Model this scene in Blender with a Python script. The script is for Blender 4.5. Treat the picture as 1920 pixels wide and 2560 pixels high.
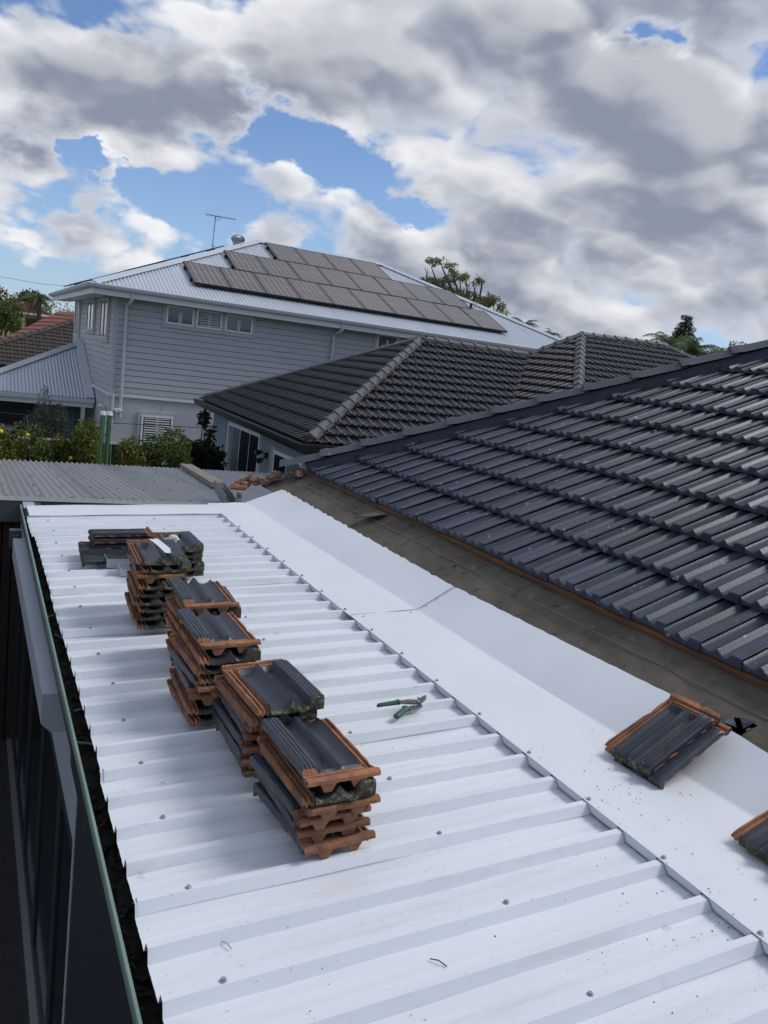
import bpy, bmesh, math, random
from mathutils import Vector, Matrix

# ------------------------------------------------------------------ scene, camera, world, sun, exposure
sc = bpy.context.scene
for o in list(bpy.data.objects):
    bpy.data.objects.remove(o, do_unlink=True)
COL = sc.collection
H = 4.3                                   # eye height above the ground; builders below use heights relative to the eye
rad = math.radians

cam_d = bpy.data.cameras.new('camera')
cam = bpy.data.objects.new('camera', cam_d)
COL.objects.link(cam)
RIGHT = Vector((0.88953528, -0.44084178, 0.11993961))
UP = Vector((-0.02871169, 0.20806580, 0.97769334))
FWD = Vector((0.45596341, 0.87313638, -0.17242455))
cam.matrix_world = Matrix(((RIGHT.x, UP.x, -FWD.x, 0), (RIGHT.y, UP.y, -FWD.y, 0), (RIGHT.z, UP.z, -FWD.z, H), (0, 0, 0, 1)))
cam_d.sensor_fit = 'VERTICAL'
cam_d.sensor_height = 24.0
cam_d.lens = 19.1654
cam_d.clip_start = 0.05
cam_d.clip_end = 12000
sc.camera = cam
FPX = 2044.309

SUN_EL, SUN_AZ = rad(50), rad(106)         # azimuth from +Y towards +X
sun_dir = Vector((math.sin(SUN_AZ) * math.cos(SUN_EL), math.cos(SUN_AZ) * math.cos(SUN_EL), math.sin(SUN_EL)))
sd = bpy.data.lights.new('sun', 'SUN')
sd.energy = 1.3
sd.angle = rad(22)
sd.color = (1.0, 0.975, 0.935)
sun = bpy.data.objects.new('sun', sd)
sun.rotation_euler = (-sun_dir).to_track_quat('-Z', 'Y').to_euler()
sun.location = (30, 20, 60)
COL.objects.link(sun)

world = bpy.data.worlds.new('World')
sc.world = world
world.use_nodes = True
world.cycles.sampling_method = 'MANUAL'
world.cycles.sample_map_resolution = 512


def build_world():
    nt = world.node_tree
    nt.nodes.clear()
    N, Lk = nt.nodes.new, nt.links.new

    def math_(op, a, b=None, clamp=False):
        n = N('ShaderNodeMath'); n.operation = op; n.use_clamp = clamp
        for i, v in enumerate((a, b)):
            if v is None:
                continue
            if isinstance(v, (int, float)):
                n.inputs[i].default_value = v
            else:
                Lk(v, n.inputs[i])
        return n.outputs[0]

    def vmath(op, a, b=None, s=None):
        n = N('ShaderNodeVectorMath'); n.operation = op
        for i, v in enumerate((a, b)):
            if v is None:
                continue
            if isinstance(v, (tuple, list)):
                n.inputs[i].default_value = v
            else:
                Lk(v, n.inputs[i])
        if s is not None:
            if isinstance(s, (int, float)):
                n.inputs[3].default_value = s
            else:
                Lk(s, n.inputs[3])
        return n.outputs['Value'] if op in ('LENGTH', 'DOT_PRODUCT', 'DISTANCE') else n.outputs[0]

    def rng(v, a, b, c=0.0, d=1.0, smooth=True):
        n = N('ShaderNodeMapRange'); n.interpolation_type = 'SMOOTHSTEP' if smooth else 'LINEAR'; n.clamp = True
        Lk(v, n.inputs['Value'])
        n.inputs['From Min'].default_value = a; n.inputs['From Max'].default_value = b
        n.inputs['To Min'].default_value = c; n.inputs['To Max'].default_value = d
        return n.outputs[0]

    def mixc(f, a, b):
        n = N('ShaderNodeMix'); n.data_type = 'RGBA'
        if isinstance(f, (int, float)):
            n.inputs[0].default_value = f
        else:
            Lk(f, n.inputs[0])
        for k, v in ((6, a), (7, b)):
            if isinstance(v, tuple):
                n.inputs[k].default_value = (*v, 1)
            else:
                Lk(v, n.inputs[k])
        return n.outputs[2]

    sky = N('ShaderNodeTexSky'); sky.sky_type = 'NISHITA'; sky.sun_disc = False
    sky.sun_elevation = SUN_EL; sky.sun_rotation = SUN_AZ
    sky.air_density = 1.0; sky.dust_density = 0.4; sky.ozone_density = 3.0
    tc = N('ShaderNodeTexCoord')
    dn = vmath('NORMALIZE', tc.outputs['Generated'])
    sep = N('ShaderNodeSeparateXYZ'); Lk(dn, sep.inputs[0])
    zc = math_('MAXIMUM', sep.outputs[2], 0.0)
    el = math_('ARCSINE', zc)
    flat = N('ShaderNodeCombineXYZ'); Lk(sep.outputs[0], flat.inputs[0]); Lk(sep.outputs[1], flat.inputs[1])
    hd = vmath('NORMALIZE', flat.outputs[0])
    # cloud map: azimuth direction scaled down with elevation, so clouds grow towards the zenith and pack towards the horizon
    P = vmath('SCALE', hd, s=math_('EXPONENT', math_('MULTIPLY', el, -CL['k'])))

    bw = N('ShaderNodeTexNoise'); bw.noise_dimensions = '2D'; bw.inputs['Scale'].default_value = 22.0; bw.inputs['Detail'].default_value = 4.0; bw.inputs['Roughness'].default_value = 0.6
    Lk(P, bw.inputs['Vector'])
    Pb = vmath('ADD', P, vmath('SCALE', vmath('SUBTRACT', bw.outputs['Color'], (0.5, 0.5, 0.5)), s=0.075))
    bias = None
    for (x, y, r, amp) in CL['bias']:
        g = rng(vmath('DISTANCE', vmath('MULTIPLY', Pb, (1, 1, 0)), (x, y, 0.0)), 0.0, r, amp, 0.0)
        bias = g if bias is None else math_('ADD', bias, g)

    def noise(vec, scale, detail, rough, off):
        n = N('ShaderNodeTexNoise'); n.noise_dimensions = '2D'
        n.inputs['Scale'].default_value = scale; n.inputs['Detail'].default_value = detail
        n.inputs['Roughness'].default_value = rough
        Lk(vmath('ADD', vec, off), n.inputs['Vector'])
        return n

    def density(vec, fine):
        w = noise(vec, CL['s2'] * 1.3, 3.0, 0.5, (5.5, 1.5, 0))
        wv = vmath('SCALE', vmath('SUBTRACT', w.outputs['Color'], (0.5, 0.5, 0.5)), s=CL['warp'])
        vw = vmath('ADD', vec, wv)
        a = noise(vw, CL['s1'], 2.0, 0.45, CL['o1']).outputs[0]
        b = noise(vw, CL['s2'], 6.0 if fine else 2.5, 0.50, CL['o2']).outputs[0]
        pf = None
        for sc_, am in ((CL['s3'], 0.36), (CL['s3'] * 2.3, 0.15), (CL['s3'] * 5.1, 0.06))[:3 if fine else 2]:
            v = N('ShaderNodeTexVoronoi'); v.voronoi_dimensions = '2D'; v.feature = 'F1'
            v.inputs['Scale'].default_value = sc_
            Lk(vw, v.inputs['Vector'])
            t = math_('MULTIPLY', math_('SUBTRACT', 0.45, math_('MULTIPLY', v.outputs['Distance'], v.outputs['Distance'])), am)
            pf = t if pf is None else math_('ADD', pf, t)
        s = math_('ADD', math_('MULTIPLY', math_('SUBTRACT', a, 0.5), 1.8), math_('MULTIPLY', math_('SUBTRACT', b, 0.5), 1.05))
        return math_('ADD', s, pf)

    bias = math_('ADD', bias, rng(zc, 0.0, 0.22, 0.16, 0.0))
    D0 = math_('ADD', density(P, True), bias)
    DS = math_('ADD', density(P, False), bias)
    inward = vmath('SCALE', hd, s=-CL['d_in'])
    P1 = vmath('ADD', vmath('ADD', P, inward), (CL['d_sun'] * math.sin(SUN_AZ), CL['d_sun'] * math.cos(SUN_AZ), 0.0))
    D1 = math_('ADD', density(P1, False), bias)
    c0 = CL['c0']
    cover = rng(D0, c0, c0 + CL['soft'])
    thick = rng(math_('ADD', math_('MULTIPLY', D0, 0.55), math_('MULTIPLY', DS, 0.45)), c0 + 0.02, c0 + CL['deep'])
    grad = math_('SUBTRACT', math_('ADD', math_('MULTIPLY', D0, 0.5), math_('MULTIPLY', DS, 0.5)), D1)
    lit = rng(grad, CL['g0'], CL['g1'])
    thin = rng(D0, c0 + CL['deep'] * 1.5, c0 + 0.05)
    body = mixc(thick, (0.62, 0.66, 0.74), (0.255, 0.29, 0.375))
    col = mixc(math_('MULTIPLY', lit, math_('ADD', math_('MULTIPLY', thin, 0.55), 0.35)), body, (0.95, 0.95, 0.965))
    veil = rng(sep.outputs[2], 0.0, 0.30, 0.40, 0.06)
    skyb = N('ShaderNodeBackground'); tint = N('ShaderNodeMix'); tint.data_type = 'RGBA'; tint.blend_type = 'MULTIPLY'; tint.inputs[0].default_value = 1.0
    Lk(sky.outputs[0], tint.inputs[6]); tint.inputs[7].default_value = (0.82, 0.93, 1.12, 1); Lk(tint.outputs[2], skyb.inputs[0]); skyb.inputs[1].default_value = CL['sky']
    veilb = N('ShaderNodeBackground'); veilb.inputs[0].default_value = (0.40, 0.56, 0.80, 1); veilb.inputs[1].default_value = 0.70
    m1 = N('ShaderNodeMixShader'); Lk(veil, m1.inputs[0]); Lk(skyb.outputs[0], m1.inputs[1]); Lk(veilb.outputs[0], m1.inputs[2])
    clb = N('ShaderNodeBackground'); Lk(col, clb.inputs[0]); clb.inputs[1].default_value = CL['cloud']
    m2 = N('ShaderNodeMixShader'); Lk(cover, m2.inputs[0]); Lk(m1.outputs[0], m2.inputs[1]); Lk(clb.outputs[0], m2.inputs[2])
    out = N('ShaderNodeOutputWorld'); Lk(m2.outputs[0], out.inputs[0])


CL = dict(k=1.7, s1=3.6, s2=8.0, s3=15.0, o1=(3.1, 7.7, 0), o2=(11.3, 2.9, 0), warp=0.045, c0=-0.04, soft=0.20, deep=0.55, d_in=0.026, d_sun=0.014, g0=-0.10, g1=0.24, sky=0.074, cloud=0.68,
          bias=[(0.205, 0.632, 0.050, -0.50), (0.254, 0.634, 0.052, -0.50), (0.300, 0.628, 0.040, -0.30), (0.160, 0.604, 0.030, -0.40), (0.084, 0.725, 0.026, -0.45), (0.120, 0.742, 0.028, -0.45), (0.344, 0.407, 0.026, -0.42),
                (0.335, 0.655, 0.028, -0.35), (0.110, 0.655, 0.085, 0.50), (0.035, 0.640, 0.09, 0.45), (0.20, 0.500, 0.13, 0.30), (0.385, 0.585, 0.075, 0.15), (0.035, 0.745, 0.045, 0.45), (0.07, 0.83, 0.06, 0.40),
                (0.40, 0.43, 0.12, 0.50), (0.30, 0.44, 0.08, 0.3), (0.24, 0.755, 0.06, 0.30), (0.33, 0.72, 0.06, 0.32), (0.45, 0.66, 0.10, 0.38), (0.52, 0.52, 0.12, 0.35), (0.16, 0.80, 0.05, 0.2)])
build_world()

sc.view_settings.view_transform = 'Standard'
sc.view_settings.look = 'None'
sc.view_settings.exposure = 0.58
sc.view_settings.gamma = 1.0
sc.view_settings.use_curve_mapping = False
sc.cycles.max_bounces = 6
sc.cycles.diffuse_bounces = 3
sc.cycles.glossy_bounces = 3
sc.cycles.transmission_bounces = 4
sc.cycles.use_denoising = True

# ------------------------------------------------------------------ helpers
BASE = {}                                  # object name -> world position of its origin, in eye-relative coordinates


def V(*a):
    return Vector(a)


def new_obj(name, data, parent=None, M=None):
    o = bpy.data.objects.new(name, data)
    COL.objects.link(o)
    if parent is not None:
        o.parent = parent
        b = BASE[parent.name]
        if M is None:
            BASE[o.name] = b
        else:
            BASE[o.name] = b
            o.matrix_local = Matrix.Translation(-b) @ M
    else:
        BASE[o.name] = V(0, 0, 0)
    return o


def tag(o, label=None, cat=None, group=None, kind=None):
    if label: o['label'] = label
    if cat: o['category'] = cat
    if group: o['group'] = group
    if kind: o['kind'] = kind
    return o


def thing(name, label, cat, base, group=None):
    o = bpy.data.objects.new(name, None)
    COL.objects.link(o)
    o.empty_display_size = 0.2
    b = Vector(base)
    o.location = b + V(0, 0, H)
    BASE[o.name] = b
    return tag(o, label, cat, group, 'thing')


def smooth(me, ang=35):
    for p in me.polygons:
        p.use_smooth = True
    me.set_sharp_from_angle(angle=rad(ang))


class MB:
    """collects faces; verts in eye-relative coordinates"""
    def __init__(self):
        self.v, self.f, self.m = [], [], []

    def face(self, pts, m=0):
        i = len(self.v)
        self.v += [tuple(p) for p in pts]
        self.f.append(tuple(range(i, i + len(pts)))); self.m.append(m)

    def grid(self, rows, m=0, close=False):
        i = len(self.v); n = len(rows[0])
        for r in rows:
            self.v += [tuple(p) for p in r]
        for a in range(len(rows) - 1):
            for b in range(n if close else n - 1):
                c = (b + 1) % n
                self.f.append((i + a * n + b, i + a * n + c, i + (a + 1) * n + c, i + (a + 1) * n + b)); self.m.append(m)

    def box(self, x0, x1, y0, y1, z0, z1, m=0):
        self.hexa([(x0, y0, z0), (x1, y0, z0), (x1, y1, z0), (x0, y1, z0)], [(x0, y0, z1), (x1, y0, z1), (x1, y1, z1), (x0, y1, z1)], m)

    def hexa(self, lo, hi, m=0):
        i = len(self.v)
        self.v += [tuple(p) for p in lo] + [tuple(p) for p in hi]
        n = len(lo)
        self.f.append(tuple(i + k for k in reversed(range(n)))); self.m.append(m)
        self.f.append(tuple(i + n + k for k in range(n))); self.m.append(m)
        for k in range(n):
            c = (k + 1) % n
            self.f.append((i + k, i + c, i + n + c, i + n + k)); self.m.append(m)

    def tube(self, pts, r, n=8, m=0, cap=True):
        pts = [Vector(p) for p in pts]
        rr = r if isinstance(r, (list, tuple)) else [r] * len(pts)
        rows = []
        for k, p in enumerate(pts):
            t = (pts[min(k + 1, len(pts) - 1)] - pts[max(k - 1, 0)]).normalized()
            a = t.cross(V(0, 0, 1))
            if a.length < 1e-3:
                a = t.cross(V(0, 1, 0))
            a.normalize(); b = t.cross(a)
            rows.append([p + (a * math.cos(2 * math.pi * j / n) + b * math.sin(2 * math.pi * j / n)) * rr[k] for j in range(n)])
        self.grid(rows, m, close=True)
        if cap:
            self.face(rows[0], m); self.face(list(reversed(rows[-1])), m)

    def bar(self, p, q, w, h, up=(0, 0, 1), m=0):
        p, q, up = Vector(p), Vector(q), Vector(up)
        t = (q - p).normalized(); s = t.cross(up).normalized(); u = s.cross(t)
        c = [(-w / 2, -h / 2), (w / 2, -h / 2), (w / 2, h / 2), (-w / 2, h / 2)]
        self.hexa([p + s * a + u * b for a, b in c], [q + s * a + u * b for a, b in c], m)

    def mesh(self, name, mats, ang=35, off=None):
        me = bpy.data.meshes.new(name)
        v = self.v if off is None else [(p[0] - off.x, p[1] - off.y, p[2] - off.z) for p in self.v]
        me.from_pydata(v, [], self.f)
        for mt in (mats if isinstance(mats, (list, tuple)) else [mats]):
            me.materials.append(mt)
        if any(self.m):
            me.polygons.foreach_set('material_index', self.m)
        bm = bmesh.new(); bm.from_mesh(me)
        bmesh.ops.remove_doubles(bm, verts=bm.verts, dist=1e-5)
        bmesh.ops.recalc_face_normals(bm, faces=bm.faces)
        bm.to_mesh(me); bm.free()
        if ang:
            smooth(me, ang)
        return me

    def build(self, name, mats, parent=None, ang=35, base=None):
        """part of parent (verts eye-relative) or, with no parent, a top-level mesh with its origin at base"""
        if parent is not None:
            me = self.mesh(name, mats, ang, BASE[parent.name])
            return new_obj(name, me, parent)
        b = Vector(base) if base is not None else V(0, 0, -H)
        me = self.mesh(name, mats, ang, b)
        o = new_obj(name, me)
        o.location = b + V(0, 0, H)
        BASE[o.name] = b
        return o


def box_part(name, mt, parent, x0, x1, y0, y1, z0, z1, bevel=0):
    mb = MB(); mb.box(x0, x1, y0, y1, z0, z1)
    return mb.build(name, mt, parent, ang=30)


ORD = ['first', 'second', 'third', 'fourth', 'fifth', 'sixth', 'seventh', 'eighth', 'ninth', 'tenth', 'eleventh', 'twelfth']

# ------------------------------------------------------------------ materials


def mat(name, col, rough=0.6, metal=0.0, spec=0.5, col2=None, nscale=4.0, namt=0.5, ramp=(0.35, 0.65), bump=0.0, bscale=40.0,
        rand=0.0, coat=0.0, stretch=None, spots=None, dirt=None, trans=0.0):
    m = bpy.data.materials.new(name)
    m.use_nodes = True
    nt = m.node_tree
    N, Lk = nt.nodes.new, nt.links.new
    bs = nt.nodes['Principled BSDF']
    bs.inputs['Roughness'].default_value = rough
    bs.inputs['Metallic'].default_value = metal
    bs.inputs['Specular IOR Level'].default_value = spec
    bs.inputs['Coat Weight'].default_value = coat
    bs.inputs['Coat Roughness'].default_value = 0.12
    bs.inputs['Base Color'].default_value = (*col, 1)
    tc = N('ShaderNodeTexCoord'); oi = N('ShaderNodeObjectInfo')
    off = N('ShaderNodeVectorMath'); off.operation = 'SCALE'
    off.inputs[0].default_value = (37.0, 17.0, 53.0); Lk(oi.outputs['Random'], off.inputs[3])
    add = N('ShaderNodeVectorMath'); Lk(tc.outputs['Object'], add.inputs[0]); Lk(off.outputs[0], add.inputs[1])
    vec = add.outputs[0]
    if stretch:
        mp = N('ShaderNodeMapping'); mp.inputs['Scale'].default_value = stretch; Lk(vec, mp.inputs[0]); vec2 = mp.outputs[0]
    else:
        vec2 = vec

    def noise(scale, detail=4, v=vec2, rough_=0.6):
        n = N('ShaderNodeTexNoise'); n.inputs['Scale'].default_value = scale; n.inputs['Detail'].default_value = detail
        n.inputs['Roughness'].default_value = rough_
        Lk(v, n.inputs['Vector']); return n.outputs[0]

    def rmp(v, a, b, c=0.0, d=1.0):
        n = N('ShaderNodeMapRange'); n.clamp = True; Lk(v, n.inputs[0])
        for k, x in zip((1, 2, 3, 4), (a, b, c, d)):
            n.inputs[k].default_value = x
        return n.outputs[0]

    def mix(f, a, b, blend='MIX'):
        n = N('ShaderNodeMix'); n.data_type = 'RGBA'; n.blend_type = blend
        Lk(f, n.inputs[0]) if not isinstance(f, float) else setattr(n.inputs[0], 'default_value', f)
        for k, v in ((6, a), (7, b)):
            if isinstance(v, tuple):
                n.inputs[k].default_value = (*v, 1)
            else:
                Lk(v, n.inputs[k])
        return n.outputs[2]

    c = None
    if col2 is not None:
        f = rmp(noise(nscale), ramp[0], ramp[1], 0.0, namt)
        c = mix(f, col, col2)
    if rand:
        if c is None:
            c = mix(0.0, col, col)
        hv = N('ShaderNodeHueSaturation'); Lk(c, hv.inputs['Color'])
        Lk(rmp(oi.outputs['Random'], 0, 1, 1 - rand, 1 + rand), hv.inputs['Value'])
        c = hv.outputs[0]
    for sp in (spots or []):          # (voronoi scale, radius, noise breakup, colour, strength)
        scl, r, thr, scol, st = sp
        if c is None:
            c = mix(0.0, col, col)
        vn = N('ShaderNodeTexVoronoi'); vn.inputs['Scale'].default_value = scl
        wn = N('ShaderNodeTexNoise'); wn.inputs['Scale'].default_value = scl * 3.5; wn.inputs['Detail'].default_value = 3
        Lk(vec, wn.inputs['Vector'])
        wv = N('ShaderNodeVectorMath'); wv.operation = 'MULTIPLY_ADD'
        Lk(wn.outputs['Color'], wv.inputs[0]); wv.inputs[1].default_value = (0.8 / scl,) * 3; Lk(vec, wv.inputs[2])
        Lk(wv.outputs[0], vn.inputs['Vector'])
        a = rmp(vn.outputs['Distance'], r, r * 0.75)
        sepc = N('ShaderNodeSeparateColor'); Lk(vn.outputs['Color'], sepc.inputs[0])
        b = rmp(sepc.outputs[0], thr, thr + 0.01)
        mu = N('ShaderNodeMath'); mu.operation = 'MULTIPLY'; Lk(a, mu.inputs[0]); Lk(b, mu.inputs[1])
        mu2 = N('ShaderNodeMath'); mu2.operation = 'MULTIPLY'; Lk(mu.outputs[0], mu2.inputs[0]); mu2.inputs[1].default_value = st
        c = mix(mu2.outputs[0], c, scol)
    if dirt:                          # (scale, low, high, colour, amount)
        f = rmp(noise(dirt[0], 8, vec2, 0.7), dirt[1], dirt[2], 0.0, dirt[4])
        if c is None:
            c = mix(0.0, col, col)
        c = mix(f, c, dirt[3])
        Lk(rmp(noise(dirt[0], 8, vec2, 0.7), dirt[1], dirt[2], rough, min(1, rough + 0.25)), bs.inputs['Roughness'])
    if c is not None:
        Lk(c, bs.inputs['Base Color'])
    if bump:
        bn = N('ShaderNodeBump'); bn.inputs['Strength'].default_value = bump; bn.inputs['Distance'].default_value = 0.01
        Lk(noise(bscale, 5, vec2), bn.inputs['Height']); Lk(bn.outputs[0], bs.inputs['Normal'])
    if trans:
        bs.inputs['Transmission Weight'].default_value = trans
    return m


def leaf_mat(name, c1, c2, c3=None):
    m = bpy.data.materials.new(name); m.use_nodes = True
    nt = m.node_tree; N, Lk = nt.nodes.new, nt.links.new
    bs = nt.nodes['Principled BSDF']; bs.inputs['Roughness'].default_value = 0.5
    bs.inputs['Specular IOR Level'].default_value = 0.35
    g = N('ShaderNodeNewGeometry')
    r = N('ShaderNodeValToRGB'); r.color_ramp.elements[0].color = (*c1, 1); r.color_ramp.elements[1].color = (*c2, 1)
    if c3:
        e = r.color_ramp.elements.new(0.5); e.color = (*c3, 1)
    Lk(g.outputs['Random Per Island'], r.inputs[0]); Lk(r.outputs[0], bs.inputs['Base Color'])
    tr = N('ShaderNodeBsdfTranslucent'); Lk(r.outputs[0], tr.inputs[0])
    ms = N('ShaderNodeMixShader'); ms.inputs[0].default_value = 0.25
    Lk(bs.outputs[0], ms.inputs[1]); Lk(tr.outputs[0], ms.inputs[2])
    Lk(ms.outputs[0], nt.nodes['Material Output'].inputs[0])
    return m


def glass_mat(name, col=(0.02, 0.025, 0.03), rough=0.04):
    return mat(name, col, rough=rough, spec=0.6, coat=0.4)


M = {}
M['white'] = mat('white_roof_steel', (0.75, 0.775, 0.81), rough=0.36, spec=0.5, col2=(0.66, 0.69, 0.73), nscale=2.2, namt=0.75, stretch=(0.35, 3.0, 1),
                 dirt=(5.0, 0.53, 0.74, (0.47, 0.46, 0.44), 0.5), spots=[(34.0, 0.10, 0.80, (0.20, 0.18, 0.16), 0.75), (11.0, 0.16, 0.90, (0.46, 0.44, 0.42), 0.45), (70.0, 0.16, 0.86, (0.28, 0.26, 0.24), 0.6)])
M['apron'] = mat('white_flashing_steel', (0.745, 0.765, 0.795), rough=0.40, spec=0.45, col2=(0.69, 0.713, 0.745), nscale=1.5, namt=0.8,
                 spots=[(14.0, 0.03, 0.80, (0.2, 0.18, 0.16), 0.7)])
M['screw'] = mat('zinc_screw', (0.42, 0.44, 0.46), rough=0.35, metal=0.8)
M['slate'] = mat('slate_tile_paint', (0.033, 0.041, 0.068), rough=0.37, spec=0.5, col2=(0.046, 0.051, 0.074), nscale=7, namt=0.8, rand=0.24, bump=0.10, bscale=90,
                 spots=[(8.0, 0.19, 0.93, (0.22, 0.085, 0.045), 0.7), (8.0, 0.17, 0.93, (0.36, 0.38, 0.37), 0.75), (28.0, 0.24, 0.95, (0.42, 0.44, 0.43), 0.7)])
M['slate_far'] = mat('charcoal_tile_glaze', (0.022, 0.022, 0.027), rough=0.33, spec=0.45, col2=(0.032, 0.032, 0.037), nscale=5, namt=0.8, rand=0.22)
M['cap'] = mat('slate_cap_paint', (0.072, 0.076, 0.094), rough=0.45, col2=(0.10, 0.102, 0.118), nscale=6, namt=0.6, rand=0.06,
               spots=[(11.0, 0.11, 0.85, (0.55, 0.56, 0.56), 0.8)])
M['cap_far'] = mat('grey_cap_glaze', (0.072, 0.071, 0.077), rough=0.42, col2=(0.10, 0.098, 0.103), nscale=6, namt=0.6, rand=0.12)
M['pointing'] = mat('navy_pointing', (0.015, 0.022, 0.040), rough=0.6, col2=(0.024, 0.032, 0.052), nscale=14, namt=0.8, bump=0.3, bscale=50)
M['pointing_far'] = mat('grey_pointing', (0.075, 0.07, 0.068), rough=0.8, col2=(0.045, 0.043, 0.043), nscale=12, namt=0.8, bump=0.3, bscale=40)
M['terra'] = mat('raw_terracotta', (0.37, 0.165, 0.088), rough=0.85, spec=0.2, col2=(0.22, 0.11, 0.07), nscale=9, namt=0.9, ramp=(0.4, 0.7), rand=0.20, bump=0.35, bscale=120,
                 dirt=(11.0, 0.46, 0.66, (0.11, 0.082, 0.062), 0.8), spots=[(26.0, 0.25, 0.86, (0.48, 0.22, 0.12), 0.6)])
M['tile_top'] = mat('chipped_tile_paint', (0.025, 0.030, 0.042), rough=0.36, spec=0.5, col2=(0.037, 0.043, 0.058), nscale=8, namt=0.8, rand=0.12, bump=0.12, bscale=110,
                    spots=[(13.0, 0.07, 0.90, (0.50, 0.52, 0.52), 0.8), (10.0, 0.08, 0.93, (0.36, 0.14, 0.07), 0.8)])
M['foot'] = mat('weathered_tile_foot', (0.11, 0.085, 0.06), rough=0.9, col2=(0.05, 0.05, 0.045), nscale=25, namt=0.9, bump=0.6, bscale=120)
M['moss'] = mat('moss', (0.060, 0.060, 0.036), rough=0.95, spec=0.1, col2=(0.12, 0.105, 0.075), nscale=45, namt=0.9, bump=0.9, bscale=260,
                dirt=(55.0, 0.50, 0.62, (0.33, 0.35, 0.31), 0.6))
M['sarking'] = mat('grey_sarking', (0.088, 0.074, 0.056), rough=0.66, spec=0.3, col2=(0.135, 0.115, 0.088), nscale=2.6, namt=0.9, bump=0.25, bscale=12,
                   dirt=(9.0, 0.55, 0.72, (0.035, 0.032, 0.027), 0.85), spots=[(5.0, 0.10, 0.86, (0.12, 0.15, 0.17), 0.6)])
M['torn'] = mat('torn_sarking_underside', (0.10, 0.135, 0.155), rough=0.6)
M['print'] = mat('faded_print', (0.19, 0.18, 0.16), rough=0.7)
M['batten'] = mat('old_timber', (0.20, 0.092, 0.036), rough=0.8, col2=(0.10, 0.05, 0.026), nscale=5, namt=0.9, stretch=(6, 0.6, 6), bump=0.3, bscale=30)
M['beam'] = mat('weathered_beam', (0.27, 0.235, 0.20), rough=0.85, col2=(0.16, 0.13, 0.11), nscale=5, namt=0.9, stretch=(6, 0.7, 6), bump=0.4, bscale=25)
M['weather'] = mat('grey_weatherboard_paint', (0.47, 0.485, 0.51), rough=0.55, col2=(0.44, 0.455, 0.48), nscale=1.5, namt=0.8, rand=0.025)
M['trimw'] = mat('pale_trim_paint', (0.72, 0.75, 0.78), rough=0.45)
M['frame_white'] = mat('white_window_frame', (0.82, 0.85, 0.87), rough=0.4)
M['gutterw'] = mat('grey_gutter_paint', (0.56, 0.59, 0.62), rough=0.42)
M['corr'] = mat('pale_corrugated_steel', (0.50, 0.545, 0.60), rough=0.33, spec=0.5, col2=(0.45, 0.49, 0.545), nscale=1.2, namt=0.6, rand=0.03)
M['patio'] = mat('grey_patio_steel', (0.25, 0.255, 0.26), rough=0.38, col2=(0.21, 0.215, 0.22), nscale=1.6, namt=0.8, rand=0.03, dirt=(5.0, 0.58, 0.75, (0.14, 0.13, 0.12), 0.5))
M['fascia'] = mat('dark_fascia', (0.055, 0.06, 0.068), rough=0.5)
M['cell'] = mat('solar_cell', (0.085, 0.071, 0.068), rough=0.28, spec=0.5, coat=0.0, col2=(0.098, 0.081, 0.076), nscale=1.0, namt=0.7, rand=0.06)
M['cell_line'] = mat('cell_line', (0.40, 0.38, 0.37), rough=0.4)
M['black'] = mat('black_metal', (0.012, 0.012, 0.014), rough=0.4)
M['render'] = mat('blue_grey_render', (0.20, 0.25, 0.305), rough=0.8, col2=(0.18, 0.225, 0.275), nscale=1.4, namt=0.8, bump=0.15, bscale=60)
M['cladding'] = mat('grey_sheet_cladding', (0.50, 0.515, 0.54), rough=0.6, col2=(0.47, 0.485, 0.51), nscale=1.2, namt=0.7)
M['glass'] = glass_mat('dark_glass')
M['door_glass'] = mat('shade_toned_door_glass', (0.006, 0.009, 0.012), rough=0.08, spec=0.25)  # glass colour darkened to carry the shade of the narrow side passage
M['glass_pale'] = glass_mat('pale_glass', (0.10, 0.125, 0.14), 0.06)
M['louvre'] = mat('white_louvre', (0.50, 0.53, 0.54), rough=0.5)
M['blind'] = mat('teal_curtain', (0.10, 0.16, 0.17), rough=0.8, col2=(0.07, 0.11, 0.12), nscale=3, namt=0.8)
M['lip'] = mat('pale_green_gutter_lip', (0.20, 0.29, 0.235), rough=0.5, col2=(0.14, 0.20, 0.18), nscale=3, namt=0.7)
M['navy'] = mat('dark_navy_wall', (0.011, 0.017, 0.025), rough=0.5, col2=(0.015, 0.022, 0.031), nscale=2, namt=0.7)
M['panel'] = mat('pale_grey_panel', (0.37, 0.40, 0.43), rough=0.5, col2=(0.33, 0.36, 0.39), nscale=2, namt=0.6)
M['door'] = mat('dark_door_frame', (0.022, 0.032, 0.042), rough=0.4)
M['sill'] = mat('door_track', (0.22, 0.23, 0.24), rough=0.4, metal=0.3)
M['debris'] = mat('gutter_leaf_litter', (0.022, 0.019, 0.014), rough=0.95, col2=(0.07, 0.055, 0.038), nscale=30, namt=0.8, ramp=(0.5, 0.75), bump=0.8, bscale=70)
M['screen'] = mat('dark_red_brown_screen', (0.026, 0.010, 0.007), rough=0.75, col2=(0.014, 0.007, 0.006), nscale=3, namt=0.8, rand=0.25)
M['paving'] = mat('dark_paving', (0.022, 0.019, 0.019), rough=0.8, col2=(0.036, 0.031, 0.030), nscale=8, namt=0.8, bump=0.3, bscale=60)  # dark paving, toned darker still to carry the passage shade
M['ground'] = mat('dry_grass_ground', (0.075, 0.085, 0.040), rough=0.95, col2=(0.12, 0.105, 0.065), nscale=0.5, namt=0.9, bump=0.5, bscale=6)
M['fence'] = mat('green_fence_steel', (0.02, 0.085, 0.062), rough=0.5, rand=0.06)
M['rail'] = mat('pale_rail', (0.55, 0.56, 0.52), rough=0.5)
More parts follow.
